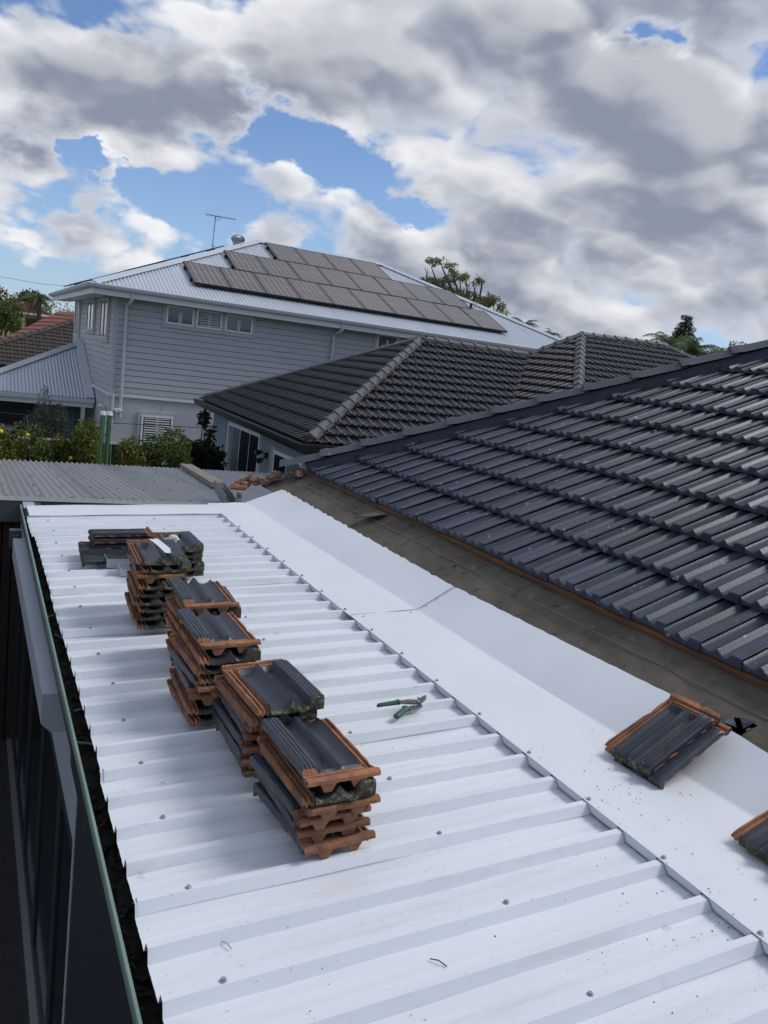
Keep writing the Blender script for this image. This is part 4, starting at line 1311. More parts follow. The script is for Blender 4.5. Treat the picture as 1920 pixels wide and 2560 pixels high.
# panels on the left slope, seen edge on
lf = Matrix(((0, ch, -sh, 0), (-1, 0, 0, 0), (0, sh, ch, 0), (0, 0, 0, 1)))
LN = ['nearest the gutter', 'above the lowest one', 'below the topmost one', 'nearest the ridge']
for i, (y, s0) in enumerate(((34.9, 0.35), (33.6, 2.25), (32.5, 4.15))):
    for j in range(2 if i < 2 else 1):
        yy = y - j * PW
        org = V(gG.x + s0 * ch - 0.13 * sh, yy, gG.z + s0 * sh + 0.13 * ch)
        t = thing('solar_panel', 'edge-on solar panel on the left roof slope, %s, %s' % (('lowest row', 'second row up', 'topmost row')[i], ('far one', 'near one')[j]), 'solar panel', org, 'solar panels on the left roof slope')
        for nm, me in (('frame', frame_me), ('glass', cell_me), ('mounting_rail', rail_me), ('mounting_rail', rail2_me)):
            new_obj(nm, me, t, Matrix.Translation(org) @ lf)

# spinning vent, small roof vent, antenna
wv = thing('turbine_vent', 'grey turbine ventilator standing behind the hip of the pale roof', 'roof vent', (8.41, 29.8, 3.45))
wb = V(8.39, 29.8, 3.45)
mb = MB(); mb.tube([wb, wb + V(0, 0, 0.30)], [0.17, 0.165], 20, cap=False); mb.build('base', M['vent'], wv)
mb = MB(); mb.tube([wb + V(0, 0, 0.285), wb + V(0, 0, 0.32)], [0.20, 0.20], 24); mb.tube([wb + V(0, 0, 0.52), wb + V(0, 0, 0.565)], [0.17, 0.11], 24); mb.build('collar', M['vent'], wv)
for k in range(20):
    a = 2 * math.pi * k / 20
    mb = MB(); rows = []
    for i in range(7):
        t = i / 6; ph = a + 0.3 * t
        r = 0.20 + 0.06 * math.sin(math.pi * t) - 0.02 * t
        z = 0.32 + 0.20 * t
        rows.append([wb + V(math.cos(ph) * r, math.sin(ph) * r, z), wb + V(math.cos(ph + 0.30) * (r - 0.03), math.sin(ph + 0.30) * (r - 0.03), z)])
    mb.grid(rows); mb.build('vane', M['vent'], wv, ang=50)
rv = thing('roof_vent', 'small flat white vent at the right end of the middle solar row', 'roof vent', (16.9, 26.8, 2.6))
b = V(16.72, gG.y + 3.35 * ch, gG.z + 3.35 * sh)
mb = MB(); mb.tube([b, b + V(0, 0, 0.16)], 0.05, 10); mb.build('pipe', M['black'], rv)
mb = MB(); mb.box(b.x - 0.22, b.x + 0.24, b.y - 0.15, b.y + 0.15, b.z + 0.16, b.z + 0.20); mb.build('cover', M['plastic_white'], rv, ang=20)
an = thing('antenna', 'thin grey television antenna on a mast above the pale roof', 'antenna', (7.93, 31.5, 3.2))
ab = V(7.925, 31.5, 3.2)
mb = MB(); mb.tube([ab, ab + V(0.01, 0, 0.8), ab + V(0.03, 0, 1.55)], 0.022, 8); mb.build('mast', M['vent'], an)
mb = MB(); mb.tube([ab + V(0.02, 0, 0.55), ab + V(0.12, 0, 0.32), ab + V(0.2, 0, 0.22)], 0.008, 6); mb.build('cable', M['black'], an)
bm0, bm1 = ab + V(-0.30, 0.1, 1.56), ab + V(0.72, -0.25, 1.53)
mb = MB(); mb.bar(bm0, bm1, 0.03, 0.03); mb.build('boom', M['vent'], an, ang=20)
bd_ = (bm1 - bm0).normalized(); bs_ = bd_.cross(V(0, 0, 1)).normalized()
for k in range(9):
    c = bm0.lerp(bm1, k / 8); l = 0.36 - 0.024 * k
    mb = MB(); mb.tube([c - bs_ * l, c + bs_ * l], 0.008, 6); mb.build('element', M['vent'], an)
mb = MB(); c = bm0.lerp(bm1, 0.40) + V(0, 0, -0.07)
mb.tube([c + V(math.cos(t * 0.45) * 0.11, 0, math.sin(t * 0.45) * 0.055) for t in range(15)], 0.007, 6); mb.build('dipole_loop', M['black'], an)

# ------------------------------------------------------------------ grey patio roof behind the white roof
pat = thing('patio_roof', 'mid grey corrugated patio roof behind the end of the white roof', 'roof', (1.0, 11.0, -H))
PT = rad(-4.5)
PX0, PX1, PY0, PZ0 = -2.6, 5.4, 8.6, -1.685
pc, ps = math.cos(PT), math.sin(PT)
corr_sheets(pat, 'roof_sheet', M['patio'], PX1 - PX0, lambda a: (0.0, 5.25), lambda a, b, h: V(PX0 + a, PY0 + b * pc - h * ps, PZ0 + b * ps + h * pc), 0.076, 0.017, 10, None)
mb = MB(); mb.box(PX0, 2.36, PY0 - 0.05, PY0 - 0.01, PZ0 - 0.22, PZ0 - 0.01); mb.build('fascia', M['fascia'], pat, ang=20)
mb = MB(); mb.hexa([(PX0, PY0 - 0.055, PZ0 - 0.009), (PX0, PY0 + 0.03, PZ0 + 0.016), (PX0, PY0 + 0.03, PZ0 + 0.020), (PX0, PY0 - 0.055, PZ0 - 0.004)], [(2.36, PY0 - 0.055, PZ0 - 0.009), (2.36, PY0 + 0.03, PZ0 + 0.016), (2.36, PY0 + 0.03, PZ0 + 0.020), (2.36, PY0 - 0.055, PZ0 - 0.004)]); mb.build('edge_trim', M['patio'], pat, ang=20)
ps_me = screw_me.copy(); ps_me.materials[0] = M['fascia']
for b in (0.15, 1.2, 2.5, 3.9):
    for k in range(3, 72, 4):
        a = (k + (1 if b > 2 else 0)) * 0.076
        if PX0 + a < 4.2:
            new_obj('screw', ps_me, pat, Matrix.Translation((PX0 + a, PY0 + b * pc, PZ0 + b * ps + 0.0172)) @ Matrix.Scale(1.2, 4))
for y in (8.8, 13.6):
    for x in (-2.4, 0.75):
        box_part('post', M['fascia'], pat, x, x + 0.09, y, y + 0.09, -H, -1.95 if y < 10 else -2.15)
tb = MB(); tb.bar(V(2.93, 10.35, -1.755), V(3.31, 13.75, -2.03), 0.20, 0.07)
tag(tb.build('timber_beam', M['beam'], base=(2.93, 10.35, -1.8), ang=20), 'weathered timber beam lying along the grey corrugated roof', 'timber beam')
# dark slatted screen under the patio roof
scr = thing('slatted_screen', 'very dark red brown slatted screen wall under the patio roof', 'screen wall', (-0.8, 8.75, -H))
for k in range(34):
    x = -2.6 + k * 0.092
    box_part('slat', M['screen'], scr, x, x + 0.078, 8.72, 8.76 + 0.004 * (k % 2), -H, -1.93)
box_part('backing', M['dark_void'], scr, -2.6, 0.52, 8.77, 8.80, -H, -1.93)

# ------------------------------------------------------------------ fence, posts
fe = thing('steel_fence', 'dark green ribbed steel fence half hidden by the shrubs', 'fence', (2.0, 17.8, -H))
for k in range(7):
    x = -3.0 + k * 0.95
    mb = MB(); rows = [[], []]
    for i in range(41):
        a = x + 0.94 * i / 40
        t = (a * 8.0) % 1.0
        h = 0.022 if t < 0.45 else 0.0
        for rr_, z in zip(rows, (-H, -2.25)):
            rr_.append((a, 17.8 - h, z))
    mb.grid(rows); mb.build('fence_panel', M['fence'], fe, ang=20)
box_part('top_rail', M['rail'], fe, -3.0, 3.6, 17.765, 17.815, -2.249, -2.215)
for i, (x, lab) in enumerate(((1.955, 'left one of the pair'), (2.065, 'right one of the pair'))):
    t = thing('green_post', 'tall thin green wrapped post with a white cap, %s' % lab, 'post', (x, 13.9, -H), 'green posts behind the patio roof')
    mb = MB()
    y = 13.98 + 0.03 * i
    mb.tube([(x - 0.03, y, -H), (x, y, -1.30)], 0.036, 12)
    mb.build('pole', M['post'], t)
    mb = MB(); mb.tube([(x + 0.0005, y, -1.2995), (x + 0.002, y, -1.24)], [0.05, 0.045], 12); mb.build('cap', M['plastic_white'], t)
    mb = MB()
    for a in range(3):
        mb.bar((x - 0.03 + 0.037 * math.cos(a * 2 + 3.6), y + 0.037 * math.sin(a * 2 + 3.6), -H), (x + 0.037 * math.cos(a * 2 + 3.6), y + 0.037 * math.sin(a * 2 + 3.6), -1.31), 0.012, 0.006)
    mb.build('seam', M['post'], t, ang=20)
wi = MB(); wi.tube([(-4, 21.5, -2.05), (1.0, 21.5, -2.14), (3.0, 21.5, -2.19), (5.5, 21.5, -2.13)], 0.009, 6)
tag(wi.build('washing_line', M['black'], base=(0, 21.5, -H)), 'thin dark wire strung across in front of the grey house wall', 'wire')

# ------------------------------------------------------------------ loose tiles
TW, TL = 0.252, 0.42


def loose_tile_mesh(seed):
    jr = random.Random(seed)
    inter = [(0.0, 0.010), (0.003, 0.0175), (0.010, 0.0185), (0.0125, 0.009), (0.0195, 0.0085), (0.022, 0.0165), (0.029, 0.0165), (0.0315, 0.009), (0.0385, 0.0085)]
    body = [(0.0395 + u * (TW - 0.040) / 0.2348, w) for u, w in tile_profile(0.235)]
    prof = inter + body
    ni = len(inter)
    L = TL
    vs = [(0.0, 0), (0.006, 1), (0.020, 2), (0.05, 2), (0.085, 2), (0.12, 2), (0.155, 2), (0.19, 2), (0.225, 2), (0.26, 2), (0.295, 2), (0.325, 2), (L - 0.075, 2), (L - 0.060, 3), (L - 0.052, 4), (L - 0.044, 5), (L - 0.042, 6), (L - 0.033, 6), (L - 0.031, 7), (L - 0.023, 7), (L - 0.021, 8), (L - 0.006, 8), (L, 9)]
    flat = {4: 0.0215, 5: 0.0165, 6: 0.024, 7: 0.0155, 8: 0.028, 9: 0.024}

    def z(i, w, st):
        if i < ni:
            if st == 0: return 0.006
            if st <= 4: return w if st > 1 else w * 0.75
            return {5: w, 6: 0.017, 7: 0.016, 8: 0.029, 9: 0.022}[st]
        if st == 0: return w - 0.007
        if st == 1: return w - 0.0015
        if st == 2: return w
        if st == 3: return max(w, 0.026) if i < len(prof) - 12 else w - 0.004
        if st == 4 and i >= len(prof) - 12: return w - 0.006
        if st == 5 and i >= len(prof) - 12: return 0.03
        return flat[st]

    mb = MB()
    top = [[(u, v, z(i, w, st)) for i, (u, w) in enumerate(prof)] for v, st in vs]
    bot = []
    for (v, st), row in zip(vs, top):
        r = []
        for i, (p, (u, w)) in enumerate(zip(row, prof)):
            b = (z(i, w, 2) - 0.0155) if st <= 4 else min(p[2] - 0.010, 0.011)
            if st <= 1 and i >= ni: b = min(b, -0.006)
            r.append((u, v, min(b, p[2] - 0.004)))
        bot.append(r)
    n = len(prof)
    i0 = 0
    for r in top: mb.v += r
    for r in bot: mb.v += r
    R_ = len(vs)
    ix = lambda a, b: a * n + b
    ib = lambda a, b: R_ * n + a * n + b
    for a in range(R_ - 1):
        for b in range(n - 1):
            painted = b >= ni and vs[a + 1][1] <= 4
            mb.f.append((ix(a, b), ix(a, b + 1), ix(a + 1, b + 1), ix(a + 1, b))); mb.m.append(0 if painted else 1)
            mb.f.append((ib(a, b), ib(a + 1, b), ib(a + 1, b + 1), ib(a, b + 1))); mb.m.append(1)
    for b in range(n - 1):
        mb.f.append((ix(0, b), ib(0, b), ib(0, b + 1), ix(0, b + 1))); mb.m.append(2 if b >= ni else 1)
        mb.f.append((ix(R_ - 1, b), ix(R_ - 1, b + 1), ib(R_ - 1, b + 1), ib(R_ - 1, b))); mb.m.append(1)
    for a in range(R_ - 1):
        mb.f.append((ix(a, 0), ix(a + 1, 0), ib(a + 1, 0), ib(a, 0))); mb.m.append(1)
        mb.f.append((ix(a, n - 1), ib(a, n - 1), ib(a + 1, n - 1), ix(a + 1, n - 1))); mb.m.append(0)
    for uc in (0.075, 0.178):               # nibs under the head
        lo = [(uc - 0.013, L - 0.026, -0.020), (uc + 0.013, L - 0.026, -0.020), (uc + 0.013, L - 0.006, -0.020), (uc - 0.013, L - 0.006, -0.020)]
        hi = [(uc - 0.028, L - 0.034, 0.0125), (uc + 0.028, L - 0.034, 0.0125), (uc + 0.028, L - 0.001, 0.0125), (uc - 0.028, L - 0.001, 0.0125)]
        mb.hexa(lo, hi, 1)
    # centre so that the origin is the middle of the tile's underside
    bow, tw_ = jr.uniform(-0.0015, 0.0025), jr.uniform(-0.004, 0.004)
    chips = [(jr.choice((0.0, TW)), jr.uniform(0.02, L), jr.uniform(0.008, 0.02)) for _ in range(3)] + [(jr.uniform(0.03, TW), jr.choice((0.0, L)), jr.uniform(0.008, 0.018)) for _ in range(3)]
    out = []
    for p in mb.v:
        x, y, z_ = p
        for (a, b, r) in chips:
            d = math.hypot(x - a, y - b)
            if d < r:
                k_ = (1 - d / r)
                x += (TW / 2 - x) * 0.045 * k_; y += (L / 2 - y) * 0.03 * k_; z_ -= 0.004 * k_
        z_ += bow * (1 - (2 * y / L - 1) ** 2) + tw_ * (x / TW - 0.5) * (y / L - 0.5) * 2
        out.append((x - TW / 2 + jr.gauss(0, 0.0007), y - TL / 2 + jr.gauss(0, 0.0008), z_ + jr.gauss(0, 0.0004)))
    mb.v = out
    me = bpy.data.meshes.new('roof_tile_loose')
    me.from_pydata(mb.v, [], mb.f)
    for k in ('tile_top', 'terra', 'foot'): me.materials.append(M[k])
    me.polygons.foreach_set('material_index', mb.m)
    bm = bmesh.new(); bm.from_mesh(me); bmesh.ops.recalc_face_normals(bm, faces=bm.faces)
    bm.to_mesh(me); bm.free()
    smooth(me, 32)
    return me


loose_mes = [loose_tile_mesh(k) for k in range(6)]
loose_n = [0]


def moss_mesh(seed, full=1.0):
    q = random.Random(seed)
    mb = MB()
    prof = [(0.0395 + u * (TW - 0.040) / 0.2348, w) for u, w in tile_profile(0.235)]
    n = 44
    rows = []
    f1, f2 = q.uniform(0, 6), q.uniform(0, 6)
    for i in range(n + 1):
        u = 0.040 + (TW - 0.042) * i / n
        w = next((b[1] + (a[1] - b[1]) * (b[0] - u) / (b[0] - a[0] + 1e-9) for a, b in zip(prof, prof[1:]) if a[0] <= u <= b[0]), prof[-1][1])
        den = full * max(0.0, 0.55 + 0.5 * math.sin(u * 42 + f1) + 0.4 * math.sin(u * 95 + f2))
        row = []
        for k in range(8):
            t = k / 7
            zz = -0.007 + (w + 0.007) * t
            out = (0.004 + 0.010 * den) * math.sin(math.pi * min(1, t * 1.1 + 0.08)) * q.uniform(0.55, 1.25)
            y = -out - 0.001
            if k >= 6:
                y = (0.006 + 0.016 * den * q.uniform(0.3, 1.2)) * (k - 5) / 2; zz = w + 0.0035 * den * q.uniform(0.2, 1.2) - (0.004 if k == 7 else 0)
            row.append((u - TW / 2, y - TL / 2, zz))
        rows.append(row)
    mb.grid(rows)
    return mb.mesh('moss', M['moss'], ang=0)


moss_me = [moss_mesh(s, f) for s, f in ((1, 1.0), (2, 0.8), (3, 0.9), (4, 0.45), (5, 0.5))]


def loose_tile(label, Mw, moss=None, group='loose roof tiles'):
    loose_n[0] += 1
    o = new_obj('roof_tile', loose_mes[(loose_n[0] * 5) % 6 if loose_n[0] % 2 else (loose_n[0] * 7 + 1) % 6])
    tag(o, label, 'roof tile', group, 'thing')
    o.matrix_world = Matrix.Translation((0, 0, H)) @ Mw
    if moss is not None:
        m = bpy.data.objects.new('moss', moss_me[moss % len(moss_me)]); COL.objects.link(m); m.parent = o
    return o


STK = [
    ('nearest tile stack', 1.062, 2.300, 'HFHHHH', 'm1', 2.0, 0.0),
    ('second tile stack from the camera', 1.035, 2.780, 'FFHHHHH', 'm0,m1', 1.5, 0.0),
    ('third tile stack from the camera', 0.972, 3.265, 'HFFFHHFF', 'm5', 1.0, 0.0),
    ('fourth tile stack from the camera', 1.047, 3.770, 'HFFFFFFF', '', -2.0, 0.0),
    ('fifth tile stack, under the white metal strip', 0.955, 4.440, 'FFHFFFFFF', 'm0,m1,m3,m4,m5,m6,m7', -3.0, 0.0),
    ('low dark stack right of the fifth stack', 1.270, 5.360, 'FFFFF', 'm0,m1,m2,m3', 3.0, 0.0),
    ('farthest tile stack, laid sideways', 0.985, 5.800, 'SSSS', '', 1.0, 0.0),
]
q = random.Random(12)
TSTEP = 0.0435
for (nm, cx, cy, seq, ms, yaw, lean) in STK:
    n = len(seq)
    mossy = {int(x[1:]): k for k, x in enumerate(ms.split(',')) if x}
    for i, ch_ in enumerate(seq):             # from the top
        k = n - 1 - i
        ang = yaw + q.uniform(-3.0, 3.0) + {'F': 0, 'H': 180, 'S': -90}[ch_]
        x, y = cx + q.uniform(-0.017, 0.017), cy + q.uniform(-0.017, 0.017)
        if nm.startswith('second') and i < 2: x, y, ang = cx + 0.012 - 0.02 * i, cy - 0.03 + 0.01 * i, ang + 3.5
        if nm.startswith('nearest') and i == 1: y -= 0.012
        if nm.startswith('third') and i == 0: x += 0.01
        z = rz(x) + 0.021 + k * TSTEP
        pos = 'topmost tile' if i == 0 else ('bottom tile' if i == n - 1 else ORD[i] + ' tile from the top')
        extra = ''
        if i == 0: extra = {'H': ', raw terracotta head towards camera', 'F': ', slate foot towards camera', 'S': ''}[ch_]
        lab = '%s of the %s%s' % (pos, nm, extra)
        if len(lab.replace(',', '').split()) > 16: lab = '%s of the %s' % (pos, nm)
        Mw = Matrix.Translation((x, y, z)) @ Matrix.Rotation(-TH, 4, 'Y') @ Matrix.Rotation(rad(ang), 4, 'Z') @ Matrix.Rotation(rad(q.uniform(-0.5, 0.5)), 4, 'X') @ Matrix.Rotation(rad(q.uniform(-0.5, 0.5)), 4, 'Y')
        loose_tile(lab, Mw, mossy.get(i))
# one tile leaning on its edge against the sideways stack
Mw = Matrix.Translation((0.905, 5.63, rz(0.9) + 0.055)) @ Matrix.Rotation(rad(-88), 4, 'Z') @ Matrix.Rotation(rad(24), 4, 'Y')
loose_tile('dark tile tilted against the front of the sideways stack', Mw)


def on_slope(u, v, w, ang, extra=Matrix.Identity(4)):
    m4 = Matrix(((UM.x, VM.x, NM.x, 0), (UM.y, VM.y, NM.y, 0), (UM.z, VM.z, NM.z, 0), (0, 0, 0, 1)))
    return Matrix.Translation(mp(u, v, w)) @ m4 @ Matrix.Rotation(rad(-ang), 4, 'Z') @ extra


loose_tile('tile of the pile on the white flashing, showing only at its right side', on_slope(-2.060 - TW / 2, -0.158 + TL / 2, 0.066, -4.0))
loose_tile('tile with terracotta rail showing left of the upper tile on the flashing', on_slope(-2.42 + TW / 2 + 0.0, -0.110 + TL / 2 + 0.005, 0.046, -1.5))
loose_tile('upper slate tile of the pile lying across the white flashing', on_slope(-2.335 + TW / 2 - 0.02, -0.165 + TL / 2 + 0.01, 0.100, -4.0), 3)
loose_tile('tile cut off by the right edge of the picture on the flashing', on_slope(-1.690 + TW / 2, -0.170 + TL / 2, 0.088, 2.0, Matrix.Rotation(rad(-4), 4, 'X')), 4)

# ------------------------------------------------------------------ tin snips
sn = thing('tin_snips', 'green handled tin snips lying open on the white roof', 'tin snips', (1.80, 3.02, rz(1.8) - RIBH))


def sp_(x, y, h):
    return V(x, y, rz(x) - RIBH + h)


def grip(p, q_, w, h, flare):
    mb = MB(); p, q_ = Vector(p), Vector(q_)
    t = (q_ - p).normalized(); s = t.cross(V(0, 0, 1)).normalized()
    st = [(0.0, 0.55), (0.06, 0.95), (0.3, 1.0), (0.7, 0.92), (0.88, 1.0), (0.94, flare), (1.0, 0.9)]
    rows = []
    for a, k in st:
        c = p.lerp(q_, a)
        rows.append([c + s * math.cos(6.283 * j / 12) * w * k + V(0, 0, math.sin(6.283 * j / 12) * h * min(k, 1.1)) for j in range(12)])
    mb.grid(rows, close=True); mb.face(rows[0]); mb.face(list(reversed(rows[-1])))
    return mb


a0, a1 = sp_(1.683, 3.058, 0.030), sp_(1.792, 3.050, 0.040)
b0, b1 = sp_(1.708, 2.925, 0.034), sp_(1.795, 2.985, 0.040)
pv = sp_(1.872, 3.020, 0.036)
grip(a0, a1, 0.0145, 0.012, 1.45).build('grip', M['snip_green'], sn, ang=50)
grip(b0, b1, 0.0155, 0.012, 1.45).build('grip', M['snip_green'], sn, ang=50)


def plate(pts, z0, z1):
    mb = MB(); mb.hexa([sp_(x, y, z0) for x, y in pts], [sp_(x, y, z1) for x, y in pts]); return mb


plate([(1.788, 3.060), (1.788, 3.042), (1.832, 3.022), (1.878, 3.008), (1.894, 3.020), (1.882, 3.046), (1.846, 3.062)], 0.036, 0.043).build('jaw_arm', M['snip_steel'], sn, ang=20)
plate([(1.792, 2.976), (1.800, 2.992), (1.826, 3.012), (1.868, 3.028), (1.888, 3.016), (1.880, 2.992), (1.846, 2.980)], 0.029, 0.0358).build('jaw_arm', M['snip_steel'], sn, ang=20)
plate([(1.868, 3.034), (1.890, 3.018), (1.932, 3.052), (1.944, 3.072), (1.936, 3.076), (1.912, 3.062)], 0.034, 0.046).build('blade', M['snip_steel'], sn, ang=20)
plate([(1.874, 3.040), (1.886, 3.030), (1.912, 3.070), (1.914, 3.090), (1.908, 3.088)], 0.028, 0.0338).build('blade', M['snip_steel'], sn, ang=20)
mb = MB(); mb.tube([pv + V(0, 0, -0.008), pv + V(0, 0, 0.014)], 0.0085, 10); mb.build('pivot_bolt', M['screw'], sn)
mb = MB(); mb.tube([sp_(1.835, 3.040, 0.038), sp_(1.835, 3.040, 0.048)], 0.006, 8); mb.tube([sp_(1.84, 2.998, 0.030), sp_(1.84, 2.998, 0.042)], 0.006, 8); mb.build('rivet', M['screw'], sn)
mb = MB(); mb.bar(a1 + V(-0.003, 0, 0), sp_(1.815, 3.044, 0.038), 0.016, 0.007); mb.bar(b1 + V(-0.002, 0, 0), sp_(1.812, 2.997, 0.034), 0.016, 0.007); mb.build('shank', M['black'], sn, ang=20)

# ------------------------------------------------------------------ parts tray beside the far stacks, strip on the fifth stack, shavings
tr_ = thing('parts_tray', 'clear plastic compartment tray of screws beside the far tile stacks', 'tray', (0.93, 5.55, rz(0.93)))


def tray(x0, x1, y0, y1, z0, h, nm):
    mb = MB(); w = 0.004
    mb.box(x0, x1, y0, y1, z0, z0 + w)
    for (a, b, c, d) in ((x0, x0 + w, y0, y1), (x1 - w, x1, y0, y1), (x0 + w, x1 - w, y0, y0 + w), (x0 + w, x1 - w, y1 - w, y1)):
        mb.box(a, b, c, d, z0 + w, z0 + h)
    return mb.build(nm, M['clear'], tr_, ang=20)


tray(0.845, 1.00, 5.46, 5.72, rz(0.9) + 0.008, 0.06, 'tray_body')
tray(0.905, 1.04, 5.26, 5.44, rz(0.95) + 0.006, 0.045, 'tray_lid')
mb = MB()
for i in range(60):
    c = V(q.uniform(0.86, 0.985), q.uniform(5.48, 5.62), rz(0.92) + 0.022 + q.uniform(0, 0.014)); a = q.uniform(0, 6.28)
    d = V(math.cos(a), math.sin(a), q.uniform(-0.4, 0.4)) * 0.014
    mb.bar(c - d, c + d, 0.005, 0.005)
tag(mb.build('loose_screws', M['screw'], tr_, ang=20), kind='stuff')
mb = MB(); pts = [V(0.80, 5.46, 0.012), V(0.80, 5.60, 0.012), V(0.845, 5.62, 0.03), V(0.86, 5.47, 0.012), V(0.80, 5.455, 0.012)]
mb.tube([V(p.x, p.y, rz(p.x) + p.z) for p in pts], 0.005, 6); mb.build('wire_handle', M['black'], tr_)
mb = MB(); mb.box(0.93, 0.985, 5.30, 5.36, rz(0.95) + 0.0106, rz(0.95) + 0.03); mb.build('red_insert', M['red_tile'], tr_, ang=20)
mb = MB(); rows = []
zt = rz(0.96) + 0.021 + 8 * TSTEP + 0.05
for i in range(9):
    t = i / 8
    x = 0.945 + 0.045 * t; y = 4.56 - 0.24 * t; z = zt + 0.004 - 0.018 * t * t
    rows.append([(x - 0.024, y - 0.004, z + 0.003), (x, y, z), (x + 0.024, y + 0.004, z + 0.004)])
rows2 = [[(p[0], p[1], p[2] - 0.0012) for p in r] for r in rows]
mb.grid(rows); mb.grid(rows2); st_ = mb.build('metal_strip', M['apron'], base=(0.96, 4.45, zt), ang=50)
tag(st_, 'short bent strip of white metal lying on top of the fifth tile stack', 'metal strip')
mb = MB(); bm = None
rock(mb, (1.145, 4.62, rz(1.1) + 0.02 + 5 * TSTEP + 0.13), 0.035, 9, (1.2, 0.8, 0.8))
mb.v = [(p[0] + 0.05, p[1] + 0.55, p[2] - 0.095) for p in mb.v]
tag(mb.build('mortar_lump', M['rail'], base=(1.2, 5.17, -1.3), ang=40), 'pale mortar lump on the low dark tile stack', 'mortar lump')
mb = MB()
for i in range(260):
    x = q.uniform(0.5, 2.5); y = q.uniform(0.7, 5.5) if x < 2.05 else q.uniform(0.9, 3.0)
    if q.random() < 0.45: x, y = q.gauss(2.22, 0.12), q.gauss(2.05, 0.18)
    if q.random() < 0.25: x, y = q.gauss(1.9, 0.15), q.gauss(1.35, 0.2)
    pan = x < RX
    kk = (y - Y0R) / RIB; fr_ = kk - math.floor(kk)
    if pan and (fr_ < 0.2 or fr_ > 0.8): y += 0.08
    zb = rz(x) - RIBH + 0.0035 if pan else rz(x) + 0.011
    if x > 2.5: continue
    r = q.uniform(0.0008, 0.0027); a = q.uniform(0, 6.28)
    c = V(x, y, zb)
    p1 = c + V(math.cos(a), math.sin(a), 0) * r * q.uniform(1, 2.4); p2 = c + V(-math.sin(a), math.cos(a), 0) * r; p3 = c - V(math.cos(a), math.sin(a), 0) * r; p4 = c - V(-math.sin(a), math.cos(a), 0) * r
    mb.face([p1, p2, c + V(0, 0, r)]); mb.face([p2, p3, c + V(0, 0, r)]); mb.face([p3, p4, c + V(0, 0, r)]); mb.face([p4, p1, c + V(0, 0, r)])
tag(mb.build('tile_grit', M['chip'], base=(1.5, 2.0, -1.52), ang=0), 'scattered dark grit and chips on the white roof', 'grit', kind='stuff')
for (x, y, l, a, lab) in ((1.165, 1.60, 0.05, 2.2, 'thin dark wire offcut on the white roof below the nearest tile stack'), (0.665, 2.72, 0.035, 2.0, 'short grey metal shaving near the gutter beside the tile stacks'), (0.655, 1.86, 0.045, 2.1, 'grey metal shaving near the bottom left of the white roof')):
    mb = MB(); d = V(math.cos(a), math.sin(a), 0) * l / 2; c = V(x, y, rz(x) - RIBH + 0.007)
    mb.tube([c - d, c + V(0.002, 0.003, 0.004), c + d], 0.0016, 6)
    tag(mb.build('metal_shaving', M['black'] if a > 2.15 else M['screw'], base=c, ang=40), lab, 'metal shaving')
mb = MB(); rock(mb, (0.99, 1.905, rz(1.0) - RIBH + 0.009), 0.0085, 5, (1, 1, 0.8)); tag(mb.build('dark_pebble', M['chip'], base=(0.99, 1.905, -1.56), ang=40), 'small dark pebble in front of the nearest tile stack', 'pebble')

# ------------------------------------------------------------------ planting


def leafy(name, mt, parent, blobs, n, size, seed, surf=0.5, aspect=0.5, droop=0.0):
    q = random.Random(seed)
    wts = [b[1][0] * b[1][1] * b[1][2] for b in blobs]
    vs, fs = [], []
    b0 = BASE[parent.name]
    for _ in range(n):
        c, r = q.choices(blobs, wts)[0]
        while True:
            p = V(q.uniform(-1, 1), q.uniform(-1, 1), q.uniform(-1, 1))
            l = p.length
            if 0.02 < l <= 1: break
        k = l ** (1 - surf) * q.uniform(0.85, 1.08)
        p = V(p.x / l * k * r[0], p.y / l * k * r[1], p.z / l * k * r[2]) + Vector(c)
        d = V(q.gauss(0, 1), q.gauss(0, 1), q.gauss(0, 1) * 0.8 - droop).normalized()
        s = d.cross(V(q.gauss(0, 1), q.gauss(0, 1), q.gauss(0, 1))).normalized()
        l = size * q.uniform(0.6, 1.3); w = l * aspect
        nn = d.cross(s) * w * 0.25
        i = len(vs)
        for v in (p, p + d * l * 0.5 + s * w * 0.5 + nn, p + d * l, p + d * l * 0.5 - s * w * 0.5 + nn):
            v = v - b0
            vs.append((v.x, v.y, v.z))
        fs += [(i, i + 1, i + 2), (i, i + 2, i + 3)]
    me = bpy.data.meshes.new(name); me.from_pydata(vs, [], fs); me.materials.append(mt)
    return new_obj(name, me, parent)


def clumps(c, r, n, k, seed):
    q = random.Random(seed); out = []
    c = Vector(c)
    for _ in range(n):
        while True:
            p = V(q.uniform(-1, 1), q.uniform(-1, 1), q.uniform(-1, 1))
            if 0.25 < p.length <= 1: break
        f = k * q.uniform(0.6, 1.25)
        out.append((c + V(p.x * r[0], p.y * r[1], p.z * r[2]), (f * r[0], f * r[1], f * r[2])))
    return out


